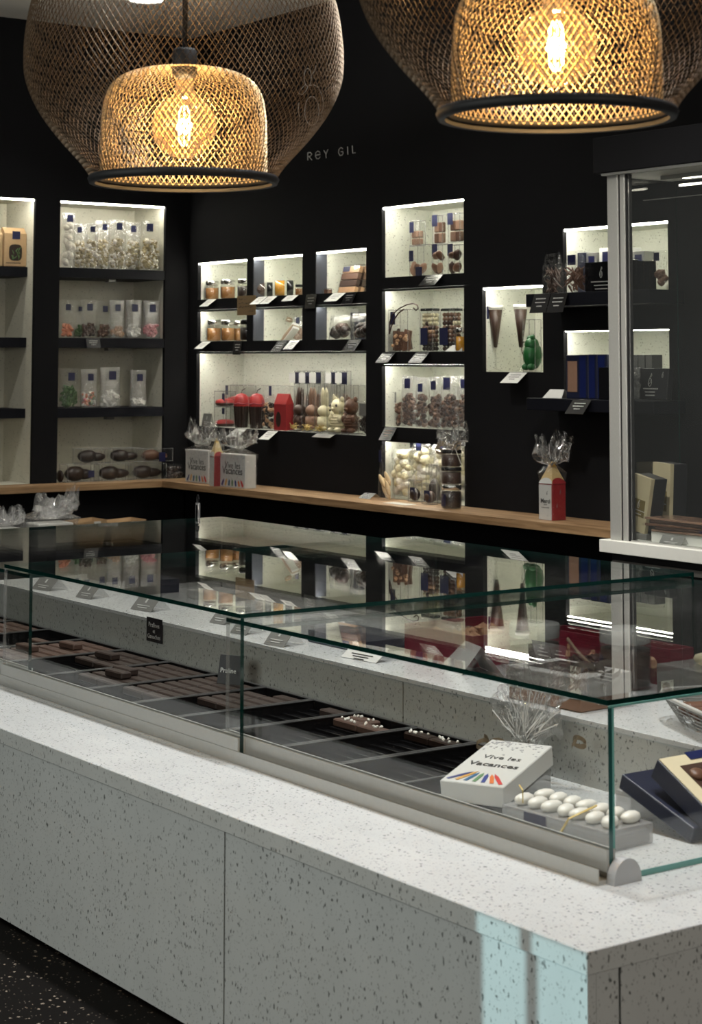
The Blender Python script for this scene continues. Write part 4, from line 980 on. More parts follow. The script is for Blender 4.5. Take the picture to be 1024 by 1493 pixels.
# ------------------------------------------------------------------ tall column h
z1_, z2_, z3_ = NB['h1'][2], NB['h2'][2], NB['h3'][2]
GB = 'clear boxes of chocolates in the tall column of niches'
def chbox(p0, p1, ptop, z, off, label, mats, dz=0, lb=(-.3, .82, .045, .065), n=(3, 2), d=.14, fill=.72, kind='cube'):
    P, w_, h_ = sB(p0, p1, ptop, z, off); P.z += dz; h_ -= dz; d = min(d, DD)
    t = cbox(label, P, RB, w_*.97, h_, d, GB, lbl=lb); nx, nz = n; sx = w_*.9/nx; sz = h_*fill/nz; rn = random.Random(int(p0*7+ptop))
    for i in range(nx):
        for j in range(nz):
            x = -w_*.45+sx*(i+.5); zz = .006+sz*(j+.5); m = MB()
            if kind == 'cube': m.rbox(x-sx*.46, x+sx*.46, -d*.42, d*.3, zz-sz*.46, zz+sz*.46, .006, 1)
            else: m.blob((x, -.02, zz), (sx*.55, d*.36, sz*.52), 1, .12, (rn.random(), rn.random(), rn.random()), rn)
            m.build('chocolate', mats[(i+j) % len(mats)], t, kind != 'cube')
    return t
lo = z1_
hlow = sB(597, 630, 357, lo, .10)[2]
chbox(597, 631, 357, lo, .14, 'clear box with pinkish chocolates, low and left in the top niche of the tall column', [CHP, CHM], 0, (-.38, .66, .045, .07), (3, 1), .14, .45, 'blob')
chbox(631, 654, 357, lo, .12, 'clear box of brown chocolates, low and middle in the top niche of the tall column', [CHM, CHP], 0, (-.30, .84, .055, .075), (2, 2), .14, .82, 'blob')
chbox(654, 680, 357, lo, .10, 'clear box of dark brown chocolates, low right in the top niche of the tall column', [CHB, CHM], 0, (-.36, .84, .055, .075), (2, 2), .14, .82, 'blob')
hz1 = sB(631, 654, 357, lo, .12)[2]+.003
chbox(598, 621, 322, lo, .14, 'clear box of square pink chocolates, upper left in the top niche of the tall column', [CHP], hz1, (-.34, .75, .045, .07), (3, 2), .14, .58)
chbox(631, 654, 314, lo, .12, 'clear box of square milk chocolates, upper middle in the top niche', [CHM, CHP], hz1, (-.30, .82, .055, .075), (2, 2), .14, .74)
chbox(654, 681, 311, lo, .10, 'clear box of pale square chocolates, upper right in the top niche', [CHP, CHM], hz1, (-.36, .82, .055, .075), (2, 2), .14, .74)
P, w_, h_ = sB(606, 616, 389, lo, .03); t = thing('navy_label_block', 'small navy carton at the lower front of the top niche', 'box', P, RB); MB().rbox(-w_/2, w_/2, -.01, .01, .001, h_, .001, 1).build('carton', NAVY, t)
# second niche: chocolate bark bag with curled wire, ball boxes
P, w_, h_ = sB(566, 613, 452, z2_, .09); P.z += .001
t = cbox('clear box holding broken milk chocolate bark in the second niche of the tall column', P, RB, w_*.95, h_, .14, GB, lbl=(-.28, .80, .05, .085))
rn = random.Random(3)
for k in range(7):
    T = Matrix.Translation((-w_*.30+w_*.09*k, rn.uniform(-.03, .03), .008)) @ Matrix.Rotation(rn.uniform(-.25, .25), 4, 'Y') @ Matrix.Rotation(rn.uniform(-.5, .5), 4, 'Z')
    MB().T(T).rbox(-.035, .035, -.008, .008, 0, h_*rn.uniform(.35, .55), .003, 1).build('chocolate_slab', [CHM, CHB][k % 2], t)
o = MB()
for k in range(14): o.blob((rn.uniform(-.3, .42)*w_, rn.uniform(-.06, -.03), rn.uniform(.02, h_*.4)), .011, 1, 0)
o.build('nuts', CHBL, t, True)
m = MB(); pts = [(568, 486), (568.5, 470), (573, 458), (582, 450), (594, 444), (603, 442.5), (609, 445), (610, 450), (607, 452.5), (603, 449)]
q = [pl(a, b, 0, XB+.015) for a, b in pts]; o = thing('liquorice_twist', 'long thin dark liquorice loop curling over the clear bark box', 'sweet', q[0], 0); MB().tube([v-q[0] for v in q], .0045, 6).build('strand', CHB, o, True)
q = [pl(a, b, 0, XB+.015) for a, b in [(568, 487), (571, 476), (576, 464), (582, 456), (589, 451)]]; MB().tube([v-o.location for v in q], .0045, 6).build('strand', CHB, o, True)
def ballbox(p0, p1, ptop, off, label, seed, lb):
    P, w_, h_ = sB(p0, p1, ptop, z2_, off); t = cbox(label, P, RB, w_*.97, h_*.97, .12, GB, lbl=lb); d = min(.12, DD); rn = random.Random(seed); r = .0150
    MB().box(-w_*.49, w_*.49, -d/2, d/2, h_*.93, h_*.99).build('black_lid', BLKPL, t)
    rows = {}; n = max(2, int(w_*.92/(2*r))); k = 0; z = .004+r
    while z < h_*.86:
        f = z/(h_*.86); mt = CHD if f < .28 else CHM if f < .42 else (CHBL if rn.random() < .5 else CHP) if f < .62 else (CHW if rn.random() < .7 else CHP)
        for j in range(n):
            for dd in (0, 1):
                c = mt if rn.random() < .8 else CHB
                rows.setdefault(c.name, (c, MB()))[1].blob((-w_*.46+r+(2*r)*j*(w_*.92-2*r)/max(1e-6, (n-1)*2*r)+(0), -d/2+r+.003+dd*2*r, z), r, 1, 0)
        z += 1.8*r
    for c, mb in rows.values(): mb.build('chocolate_balls', c, t, True, kind='stuff')
    return t
ballbox(613, 642, 449, .08, 'clear tub of chocolate balls shaded white to dark, left one', 1, (-.22, .36, .075, .11)); ballbox(642, 676, 449, .08, 'clear tub of white and milk chocolate balls, middle one', 2, (-.28, .36, .085, .11)); ballbox(676, 694, 449, .10, 'clear tub of dark balls hidden at the right niche edge', 5, None)
jB(664, 678, 478, z2_, .03, 'small jar with a gold band at the front right of the second niche', CARAM, CHROME, group='small front jars')
P, w_, h_ = sB(648, 676, 503, z2_, -.0, True); P = Vector((XB+.035, P.y, z2_))
t = thing('folded_paper', 'white folded paper tent at the edge of the second niche', 'price tag', P, RB); MB().add([(-w_*.5, -.03, .001), (w_*.4, -.03, .001), (w_*.2, .0, .04), (-w_*.3, 0, .04), (-w_*.3, .028, .001), (w_*.4, .028, .001)], [(0, 1, 2, 3), (3, 2, 5, 4)]).build('paper', WHITE, t)
# third niche: bags of praline clusters
t3 = [(566, 590, 569, .13, 'dark bag with a black label at the left of the third niche', GREYTIN, -.0, .80), (586, 609, 549, .06, 'first tall bag of brown praline clusters in the third niche', NAVY, 0, .86), (607, 626, 551, .08, 'second bag of brown praline clusters in the third niche', NAVY, 0, .80), (625, 646, 550, .06, 'third bag of praline clusters in the third niche', NAVY, 0, .84), (643, 672, 549, .07, 'widest bag of praline clusters in the third niche', NAVY, -.08, .86), (668, 690, 549, .09, 'last bag of praline clusters at the right niche edge', NAVY, 0, .86)]
for i, (a, b, tp, off, lab, lm, lx, lz) in enumerate(t3):
    P, w_, h_ = sB(a, b, tp, z3_, off); P.z += .001
    bag(lab, P, RB, w_*.97, h_, .12, mat=CHM, mats=[CHM, CHB, CHP], fillf=.66, bs=.020, lbl=lm, lblpos=(lx, lz), lblsize=.38, fm=FILMC if i else FILM, seed=a, group='bags of praline clusters in the third niche')
# fourth niche on the oak: white pebbles, tongue biscuits, small tubs, tower of jars
z4 = ZW
def marsh(p0, p1, ptop, off, label, seed, bs=.036, fm=FILMC, mat=CHW, lb=.3):
    P, w_, h_ = sB(p0, p1, ptop, z4, off); P.z += .001; return bag(label, P, RB, w_*.97, h_, .13, mat=mat, mats=[mat, MERING], fillf=.93, bs=bs, lblpos=(0, .95), lblsize=lb, fm=fm, seed=seed, bead=1)
marsh(573, 602, 655, .05, 'clear bag of large white chocolate pebbles nearest the biscuits', 21, .034, FILM, CHW, 0)
marsh(590, 625, 640, .27, 'foggy bag of white meringue puffs at the back of the lowest niche', 22, .036); marsh(622, 655, 641, .27, 'bag of cream meringues behind the little tubs in the lowest niche', 23, .036); marsh(653, 686, 641, .27, 'bag of cream meringues behind the jar tower', 24, .036)
marsh(602, 630, 646, .06, 'bag of white pebbles between the front bag and the cream ones', 25, .036, FILM)
marsh(632, 664, 645, .07, 'bag of cream puffs right behind the little tubs and jar tower', 26, .036)
P, w_, h_ = sB(549, 578, 650, z4, -.10); t = thing('biscuit_bag', 'tall clear bag of long tan biscuits at the left of the lowest niche', 'bag', P, RB)
def fb(u_, v_):
    a = 2*PI*u_; th = 1-.85*v_**1.5; return (w_*.5*math.cos(a)*(1-.1*v_), .05*math.sin(a)*th, .002+h_*v_)
MB().surf(fb, 16, 8, True).build('film', FILM, t, True)
rn = random.Random(8)
for k in range(7):
    T = Matrix.Translation((rn.uniform(-.25, .25)*w_, rn.uniform(-.02, .02), h_*(.12+.045*k))) @ Matrix.Rotation(rn.uniform(-.9, -.1), 4, 'Y')
    MB().T(T).blob((0, 0, 0), (w_*.12, .014, h_*.16), 1, .04).build('long_biscuit', BISC, t, True)
MB().box(-w_*.3, -w_*.1, -.03, -.028, h_*.70, h_*.92).build('label', NAVY, t)
def tub(p0, p1, ptop, off, label, fill=CHD, dz=0, lb=True, seed=0):
    P, w_, h_ = sB(p0, p1, ptop, z4, off); P.z += dz; h_ -= dz
    t = cbox(label, P, RB, w_*.97, h_, .10, 'small clear tubs in the lowest niche', lbl=(.0, .42, w_*.55, h_*.5) if lb else None); MB().blob((0, .0, h_*.35), (w_*.38, .035, h_*.30), 1, .05).build('chocolate', fill, t, True); return t
tub(595, 616, 700, -.04, 'low clear tub with a navy label, left one by the white card', CHD); tub(615, 639, 705, -.09, 'low clear tub with a navy label in front, right one', CHB)
hh = sB(600, 639, 702, z4, -.01)[2]+.003
tub(621, 646, 678, -.01+.02, 'clear tub with a round dark chocolate under the white pebbles bag', CHD, 0, False)
# jar tower wrapped in film
P, w_, h_ = sB(641, 676, 655, z4, -.17); cc, r, _ = rB(643, 674, 655, z4, -.17)
t = thing('jar_tower', 'tower of stacked dark jars wrapped in cellophane with a silver bow on the oak ledge', 'gift', cc, RB)
hj = h_/3.25; zz = .002
for i, (hh, fl, ld) in enumerate([(hj*1.30, CHD, CHROME), (hj*.95, CHB, BLKPL), (hj*.95, CHB, BLKPL)]):
    jt = MB().lathe([(1e-4, zz), (r*.88, zz), (r*.95, zz+hh*.06), (r*.95, zz+hh*.66), (r*.84, zz+hh*.78)], 24).build('jar', JARG, t, True)
    MB().lathe([(1e-4, zz+.004), (r*.86, zz+.004), (r*.90, zz+hh*.1), (r*.90, zz+hh*.70), (1e-4, zz+hh*.72)], 20).build('filling', fl, jt, True)
    MB().lathe([(1e-4, zz+hh-.001), (r*.90, zz+hh-.001), (r*.96, zz+hh*.97), (r*.96, zz+hh*.78), (r*.84, zz+hh*.78)], 24).build('lid', ld, jt, True)
    if i == 0: MB().surf(lambda u_, v_: (r*.965*math.sin(-.9+1.2*u_), -r*.965*math.cos(-.9+1.2*u_), zz+hh*(.1+.5*v_)), 8, 1).build('label', NAVY, jt, True)
    zz += hh+.001
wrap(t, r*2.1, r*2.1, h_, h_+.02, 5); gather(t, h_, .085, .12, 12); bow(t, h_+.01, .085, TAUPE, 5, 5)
MB().tube([(.05, -.02, h_+.03), (.12, -.03, h_+.055), (.20, -.03, h_+.055)], .0035, 4).build('ribbon_tail', RIBB, t); MB().tube([(.06, -.02, h_+.02), (.10, -.03, h_-.03), (.135, -.03, h_-.085)], .0035, 4).build('ribbon_tail', RIBB, t)
P, w_, _ = sB(567, 599, 728, z4, -.22, True); t = thing('white_card', 'blank white card lying flat on the oak ledge', 'price tag', P, RB); MB().box(-w_/2, w_/2, -.045, .045, .0005, .0025).build('card', WHITE, t)
P, w_, _ = sB(527, 553, 712, z4, -.10); tent('clear bent stand lying on the oak ledge left of the biscuits', P, RB, w_, .10, .035, BLKPL, GREYINK)

# ------------------------------------------------------------------ niche i: flutes and green figure
zi = NB['i'][2]
def flute(p0, p1, ptop, off, label):
    c, r, h_ = rB(p0, p1, ptop, zi, off); t = thing('chocolate_flute', label, 'glass', c, RB, 'tall flutes filled with dark chocolate'); hs = h_*.36
    MB().lathe([(1e-4, .001), (r*.95, .001), (r*.9, .006), (.012, .018), (.006, .04), (.006, hs*.9), (.012, hs), (r*.96, h_*.995)], 24).build('clear_flute', JARG, t, True)
    MB().lathe([(1e-4, hs), (.011, hs+.003), (r*.88, h_*.93), (1e-4, h_*.935)], 24).build('chocolate_filling', CHB, t, True)
    MB().lathe([(r*.90, h_*.94), (r*.97, h_*.94), (r*.97, h_), (r*.90, h_)], 24).build('rim', WHITEC, t, True)
    return t
flute(711, 735, 445, .09, 'left tall flute filled with dark chocolate'); flute(749, 771, 444, .09, 'right tall flute filled with dark chocolate')
t = thing('navy_tag', 'navy tag at the upper left edge of the flute niche', 'label', (0, 0, 0)); q = [pl(a, b, 0, XB+.035) for a, b in ((705.5, 447), (711, 465))]
MB().box(q[0].x, q[0].x+.012, q[1].y, q[0].y, q[1].z, q[0].z).build('tag', NAVY, t); t.location = (0, 0, 0)
P, w_, h_ = sB(762, 791, 466, zi, .05)
t = cbox('clear box holding a glossy green chocolate frog beside the flutes', P, RB, w_*.96, h_, .14, None)
m = MB(); m.blob((w_*.05, 0, h_*.32), (w_*.48, .065, h_*.28), 1); m.blob((w_*.08, -.01, h_*.52), (w_*.40, .045, h_*.15), 1); m.blob((-w_*.02, -.02, h_*.64), (.016, .016, .018), 1); m.blob((w_*.26, -.02, h_*.66), (.016, .016, .018), 1); m.blob((-w_*.2, -.03, h_*.1), (w_*.2, .03, h_*.07), 1); m.blob((w_*.25, -.03, h_*.1), (w_*.2, .03, h_*.07), 1)
m.build('frog_body', GREENF, t, True); MB().tube([(w_*(-.1)+w_*.30*math.cos(a)*.6, -.055, h_*.45+w_*.35*math.sin(a)) for a in [PI*.4+i*PI/8 for i in range(11)]], .003, 5).build('chocolate_curl', CHB, t)

# ------------------------------------------------------------------ projecting shelf j
zj = NB['j'][2]-.001; XO = -.20
def film_gable(p0, p1, ptop, z, off, label, mat, d=.13, lb=None, dark=True, seed=0):
    P, w_, h_ = sB(p0, p1, ptop, z, off); d = min(d, DD); P.z += .001; t = thing('gable_bag', label, 'bag', P, RB); hb = h_*.60
    MB().add([(-w_/2, -d/2, .001), (w_/2, -d/2, .001), (w_/2, d/2, .001), (-w_/2, d/2, .001), (-w_/2, -d/2, hb), (w_/2, -d/2, hb), (w_/2, d/2, hb), (-w_/2, d/2, hb), (-w_*.42, -.004, h_), (w_*.42, -.004, h_), (w_*.42, .004, h_), (-w_*.42, .004, h_)],
             [(0, 3, 2, 1), (0, 1, 5, 4), (1, 2, 6, 5), (2, 3, 7, 6), (3, 0, 4, 7), (4, 5, 9, 8), (5, 6, 10, 9), (6, 7, 11, 10), (7, 4, 8, 11), (8, 9, 10, 11)]).build('film', FILM, t)
    if dark: MB().add([(-w_*.46, -.012, h_*.70), (w_*.46, -.012, h_*.70), (w_*.40, -.005, h_*1.0), (-w_*.42, -.005, h_*1.0)], [(0, 1, 2, 3)]).build('black_header', BLKPL, t)
    rn = random.Random(seed)
    m = MB()
    for k in range(46): m.blob((rn.uniform(-.38, .38)*w_, rn.uniform(-.4, .4)*d, rn.uniform(.02, hb*.92)), (.006, .008, rn.uniform(.02, .05)), 0, .2, (rn.uniform(-.9, .9), rn.uniform(-.9, .9), 0), rn)
    m.build('contents', mat, t, kind='stuff')
    if lb: MB().box(lb*w_-.033, lb*w_+.033, -d*.30-.004, -d*.30, h_*.66, h_*.90).build('label', NAVY, t)
    return t
film_gable(790, 824, 368, zj, XO, 'black topped clear gable bag of chocolate sticks, first on the upper projecting shelf', CHB, seed=1)
film_gable(822, 858, 366, zj, XO-.005, 'clear gable bag with a navy label and orange peel sticks on the upper projecting shelf', CHM, lb=-.1, dark=False, seed=2)
def blackcarton(p0, p1, ptop, z, off, label, d=.10, em=True, mat=BLKPL, name='black_carton', twidth=.6):
    d = min(d, .05); P, w_, h_ = sB(p0, p1, ptop, z, off, True); P.z += .001; t = thing(name, label, 'box', P, RB); MB().rbox(-w_/2, w_/2, -d/2, d/2, 0, h_, .002, 1).build('carton', mat, t)
    if em: emblem(t, 0, -d/2-.0015, h_*.58, h_*.20, SILV); minitext(t, 0, -d/2-.0008, h_*.32, w_*twidth, SILV, (1, .7, .6), h_*.12, .005)
    return t
blackcarton(858, 906, 382, zj, -.16, 'wide black emblem carton on the upper projecting shelf, partly behind the steel post', .12)
blackcarton(906, 927, 379, zj, -.16, 'narrow black carton just right of the steel post on the upper projecting shelf', .12, False)
for a, b, lab in ((927, 944, 'black carton with a pale top edge on the upper projecting shelf'), (944.5, 953, 'slim black carton at the right of the upper projecting shelf')):
    blackcarton(a, b, 381, zj, -.14, lab, .10, False)
P, w_, h_ = sB(953, 974, 366, zj, -.12); P.z += .001; bag('clear bag of beige pieces at the right end of the upper projecting shelf', P, RB, w_, h_, .09, mat=CHP, fillf=.5, bs=.022, lblpos=(-.15, .85), lblsize=.4, seed=31)
for i, (a, b, tp, mt) in enumerate([(846, 858, 369, NAVYBOX), (859, 874, 369, GREYTIN), (878, 898, 362, WHITE), (898, 925, 362, WHITE), (926, 944, 367, GREYTIN)]):
    P, w_, h_ = sB(a+4, b+4, tp, NB['j'][2], .12, True); P.z += .001; t = thing('back_row_box', ['small navy box in the back row of the upper right lit niche', 'grey box with a navy face in the back row beside the small navy one', 'white box with navy sticker left of the steel post in the back row', 'white box with navy sticker right of the steel post in the back row', 'grey box at the right of the back row'][i], 'box', P, RB, 'boxes at the back of the upper right niche')
    MB().rbox(-w_/2, w_/2, -.04, .04, 0, h_, .002, 1).build('carton', mt, t)
    if i > 0: MB().box(-w_*.25, w_*.3, -.0425, -.041, h_*.62, h_*.92).build('label', NAVY, t)
# ------------------------------------------------------------------ projecting shelf k
zk = NB['k'][2]-.001
P, w_, h_ = sB(832, 852, 518, zk, -.10, True); P.z += .001; t = thing('windowed_box', 'navy box with a brown window, first of the row on the lower projecting shelf', 'box', P, RB)
MB().rbox(-w_/2, w_/2, -.03, .03, 0, h_, .002, 1).build('carton', NAVYBOX, t); MB().rbox(-w_*.38, w_*.32, -.0335, -.031, h_*.15, h_*.86, .001, 1).build('window', CHP, t)
for i, (a, b, tp) in enumerate([(852.5, 866, 517.5), (866.5, 879, 517), (879.5, 894, 517)]):
    P, w_, h_ = sB(a, b, tp, zk, -.09, True); P.z += .001; t = thing('upright_box', ['first', 'second', 'third'][i]+' blue foil box standing upright left of the steel post on the lower shelf', 'box', P, RB, 'upright boxes on the lower projecting shelf')
    MB().rbox(-w_/2, w_/2, -.04, .04, 0, h_, .002, 1).build('carton', NAVYBOX, t); MB().box(-w_*.42, w_*.25, -.0425, -.0405, h_*.02, h_*.97).build('blue_front', BLUE, t)
for i in range(6):
    a = 898+i*10.4; P, w_, h_ = sB(a, a+9.6, 517.5, zk, .07, True); P.z += .001; t = thing('upright_box', 'grey upright box behind the lower shelf, %s one right of the steel post' % ['first', 'second', 'third', 'fourth', 'fifth', 'last'][i], 'box', P, RB, 'grey upright boxes behind the steel post')
    MB().rbox(-w_/2, w_/2, -.04, .04, 0, h_, .002, 1).build('carton', DARKCARD, t); MB().box(-w_*.46, w_*.46, -.0425, -.0405, h_*.70, h_*.98).build('grey_band', GREYTIN, t)
blackcarton(878, 920, 536, zk, -.19, 'black box standing before the blue row, behind the steel post', .05, False)
P, w_, h_ = sB(916, 935, 536, zk, -.15); P.z += .001; bag('crumpled foil pack beside the tilted emblem card', P, RB, w_, h_, .08, mat=GREYTIN, fillf=.9, bs=.02, lblsize=0, fm=FILMC, seed=40)
P, w_, h_ = sB(933, 972, 536, zk, -.14, True); t = thing('emblem_carton', 'dark carton with a silver emblem leaning at the right of the lower shelf', 'box', P+Vector((0, 0, .001)), RB)
T = Matrix.Rotation(-.12, 4, 'X'); MB().T(T).rbox(-w_/2, w_/2, 0, .04, .005, h_*.98, .002, 1).build('carton', DARKCARD, t)
emblem(t, -w_*.15, -.002, h_*.55, h_*.22, SILV, T); minitext(t, -w_*.12, -.001, h_*.34, w_*.55, SILV, (1, .7, .6), h_*.10, .006, T); emblem(t, w_*.3, -.002, h_*.75, h_*.10, SILV, T)
P, w_, h_ = sB(799, 834, 568, zk, -.12, True); t = thing('folded_paper', 'white folded paper tent at the left end of the lower projecting shelf', 'price tag', P, RB); MB().add([(-w_*.5, -.04, .001), (w_*.3, -.04, .001), (w_*.2, .0, .05), (-w_*.4, 0, .05), (-w_*.2, .04, .001), (w_*.45, .04, .001)], [(0, 1, 2, 3), (3, 2, 5, 4)]).build('paper', WHITE, t)

# ------------------------------------------------------------------ price cards on the right wall
def cB(px, z, label, mat=WHITE, ink=GREYINK, w_=.12, h_=.095, tilt=.95, x=None):
    P = onplane(px, z, 0, XB if x is None else x); P.x -= .003
    return card(label, (P.x, P.y, z-.003), RB, w_, h_, mat, ink, tilt)
cB(310, za, 'white price card under the jars of the upper left niche')
cB(384, zb_, 'white price card, left one under the upper middle niche'); cB(398.5, zb_, 'white price card, right one of the pair under the upper middle niche'); cB(428, zb_, 'blank white price card under the yellow caramel jar', w_=.14, h_=.07)
cB(455, zc_, 'black price card between the upper middle and right niches', BLKPL, GREYINK, .13, .10, .15); cB(496, zc_, 'white price card below the leaning tablet packs', w_=.15, h_=.10); cB(513, zc_, 'black price card right of the white one under the tablet packs', BLKPL, GREYINK, .13, .09, .5)
cB(302, zd, 'white price card under the lower left niche'); cB(348, zd, 'black price card under the lower left niche', BLKPL, SILV, .11, .10, .15)
cB(413, ze, 'clear black price card, left one under the white carton', BLKPL, GREYINK, .12, .10, .7); cB(431, ze, 'clear black price card, right one under the white carton', BLKPL, GREYINK, .12, .09, .8); cB(519, zf, 'black price card under the bags of chocolate flowers', BLKPL, GREYINK, .15, .10, .7)
cB(352, zg, 'white price card, left one under the long niche', w_=.15); cB(399, zg, 'white price card, right one under the long niche', w_=.13, h_=.10); cB(476, zg, 'low clear stand under the chocolate rabbits', GREYTIN, GREYINK, .22, .05, 1.1)
cB(635, z1_, 'black emblem card under the top niche of the tall column', BLKPL, SILV, .17, .10, .8); cB(569, z2_, 'black emblem card, left one under the second niche', BLKPL, SILV, .14, .10, .8); cB(618, z2_, 'black emblem card, right one under the second niche', BLKPL, SILV, .14, .10, .8); cB(571, z3_, 'dark brown card under the third niche', BLKPL, CHM, .13, .10, .6)
cB(757, zi, 'white handwritten price card under the flute niche', WHITE, INK, .16, .10, .9)
xj_ = XB-.26
cB(792, zj, 'black emblem card, left one on the upper projecting shelf', BLKPL, SILV, .14, .115, .35, xj_); cB(817, zj, 'black emblem card, right one on the upper projecting shelf', BLKPL, SILV, .14, .115, .35, xj_); cB(850, zk, 'black emblem card on the lower projecting shelf', BLKPL, SILV, .15, .10, .7, XB-.24)
# hand written kraft note
P = pl(359.5, 431, 0, XB-.006); t = thing('kraft_note', 'brown handwritten kraft note pinned between the two left jar niches', 'note', P, RB)
s_ = abs(pl(346, 431, 0, XB)[1]-pl(373, 431, 0, XB)[1]); hn = P.z-pl(359, 459.5, 0, XB)[2]
MB().box(-s_/2, s_/2, 0, .002, -hn, 0).build('paper', KRAFTD, t)
m = MB(); rn = random.Random(2)
for i, zz in enumerate((.18, .38, .58, .82)):
    x = -s_*.4
    while x < s_*(.0 if i == 0 else .35 if i < 3 else .4):
        if i == 3 and x < s_*.1: x = s_*.1
        l = rn.uniform(.008, .02); m.tube([(x, -.001, -hn*zz), (x+l*.5, -.001, -hn*zz+rn.uniform(-.008, .008)), (x+l, -.001, -hn*zz)], .0016, 3); x += l+.006
m.build('handwriting', INK, t)

# ------------------------------------------------------------------ gifts on the oak ledge
P, w_, h_ = sB(279, 312, 656, ZW, -.20, True); vacbox('white Vive les Vacances gift carton in cellophane, left one on the oak ledge corner', P, RB, w_, h_, .10, 0, 3, .11, .13)
P, w_, h_ = sB(327, 367, 661, ZW, -.26, True); vacbox('white Vive les Vacances gift carton in cellophane, right one leaning on the oak ledge', P, RB, w_*.92, h_*.98, .09, 0, 8, .12, .12, (.05, 0), 4)
c = onplane(316, ZW, 0, XB-.312); h_ = pl(320, 639, 0, XB-.312)[2]-ZW
pencilhouse('small red and white pencil shaped carton between the two white gift cartons', c+Vector((0, 0, .0005)), RB-.12, .075, h_, 5, False, .05, .06)
c = onplane(806, ZW, 0, XB-.20); h_ = pl(803, 672, 0, XB-.20)[2]-ZW
pencilhouse('tall pencil shaped Merci carton in cellophane standing alone on the oak ledge', c+Vector((0, 0, .0005)), RB+.03, .105, h_, 9, True, .10, .13)

# ------------------------------------------------------------------ tall display case at the right
XC = 6.50; yP0 = pl(890, 500, 0, XC)[1]; yP1 = pl(918, 500, 0, XC)[1]; yB0 = pl(876, 790, 0, XC-.04)[1]; zBt = pl(890, 786, 0, XC)[2]; ZT0 = pl(858, 255, 0, XC-.04)[2]; ZT1 = pl(858, 203, 0, XC-.04)[2]
tc = thing('tall_glass_cabinet', 'tall glass display cabinet with a steel post and black canopy at the right', 'display case', (0, 0, 0)); YR = 4.4
MB().rbox(XC-.05, XB-.30, YR, yB0, zBt-.062, zBt, .003).build('base_slab', WHITEP, tc)
MB().box(XC+.0, XB-.32, YR, yB0-.04, FZ, zBt-.0625).build('base_cabinet', BLACK, tc)
MB().box(XC-.02, XC-.005, YR, yB0-.06, zBt-.13, zBt-.10).build('kick_trim', ALUD, tc)
MB().rbox(XC-.05, XB-.30, YR, yB0+.02, ZT0, ZT1, .004).build('canopy', WALL, tc)
MB().box(XC-.03, XB-.31, YR, yB0-.02, ZT0-.012, ZT0-.0005).build('canopy_soffit', WHITEP, tc)
dy = (yP0-yP1)
MB().rbox(XC-.012, XC+.045, yP0-dy*.55, yP0, zBt+.0005, ZT0-.0125, .002, 1).build('post', ALU, tc)
MB().box(XC-.004, XC+.035, yP0-dy*.66, yP0-dy*.552, zBt+.0005, ZT0-.0125).build('post_groove', BLACK, tc)
MB().rbox(XC-.012, XC+.035, yP0-dy*.90, yP0-dy*.665, zBt+.0005, ZT0-.0125, .002, 1).build('post_profile', ALU, tc)
MB().box(XC-.004, XC+.03, yP0-dy*.99, yP0-dy*.905, zBt+.0005, ZT0-.0125).build('post_seal', BLACK, tc)
sheet('glass_door', XC, XC+.006, YR, yP1-.002, zBt+.008, ZT0-.013, 0, tc, GEDGE, film('cabinet_glass', (.96, .97, .965), .05, .01, 0, 1, .010, (.85, .9, .9)))  # pale diffuse veil in the glass stands in for a shopfront reflection
sheet('side_glass', XC+.05, XB-.32, yP0-.02, yP0-.014, zBt+.008, ZT0-.013, 1, tc)
MB().box(XC-.004, XC+.012, YR, yP1-.002, zBt+.0005, zBt+.0075).build('door_track', ALU, tc)
MB().box(XC+.20, XC+.235, YR, yP1-.03, ZT0-.035, ZT0-.0125).build('led_profile', ALUD, tc)
MB().box(XC+.205, XC+.23, YR, yP1-.18, ZT0-.038, ZT0-.0352).build('led_strip', LEDW, tc)
MB().box(XC+.36, XC+.372, YR, yP1-.002, ZT0-.055, ZT0-.045).build('led_strip', LEDW, tc)
for zz in (2.40, ): MB().box(XC+.10, XC+.108, YR, yP1-.005, zz, zz+.004).build('shelf_edge', ALUD, tc)
# contents of the cabinet
zc2 = zBt+.001
def goldbox(p0, p1, pt, pb, x, lean, label, w2, d=.15):
    P = onplane((p0+p1)/2, zc2+.05, 0, x); a = onplane(p0, zc2+.05, 0, x); b = onplane(p1, zc2+.05, 0, x); wd = abs(a[1]-b[1]); h_ = pl((p0+p1)/2, pt, 0, x)[2]-zc2-.03
    t = thing('ribboned_box', label, 'gift box', (x, P.y, zc2+.031), RB)
    T = Matrix.Rotation(lean, 4, 'Y'); h_ -= .03
    MB().T(T).rbox(-wd/2, wd/2, 0, w2, .012, h_, .004).build('carton', DARKCARD, t)
    MB().T(T).box(-wd/2-.0015, wd/2+.0015, -.003, w2*.18, .010, h_+.002).build('gold_sleeve', GOLD, t)
    MB().T(T).box(-wd/2+.01, wd/2-.02, -.0045, -.0032, h_*.30, h_*.60).build('gold_label', GOLDL, t)
    emblem(t, -.0, -.0060, h_*.49, h_*.08, SILV, T); minitext(t, 0, -.0047, h_*.40, wd*.6, SILV, (1, .6), .018, .004, T); return t
goldbox(914, 940, 684, 770, XC+.10, .20, 'black gift box with a gold sleeve and label, tilted, right of the steel post', .11)
goldbox(951, 976, 667, 760, XC+.28, .05, 'taller black gift box with a gold sleeve behind the tilted one', .12)
for lab, x, px in (('dark stand under the tilted gold sleeve box', XC+.10, 929), ('dark stand under the taller gold sleeve box', XC+.28, 966)):
    P = onplane(px, zc2, 0, x); t = thing('low_stand', lab, 'stand', P, RB); MB().rbox(-.06, .07, -.005, .115, 0, .0295, .003, 1).build('block', GREYTIN, t)
P = onplane(1015, zc2, 0, XC+.13); t = thing('white_tray', 'white tray block holding a stack of flat brown packs in the glass cabinet', 'tray', P, RB)
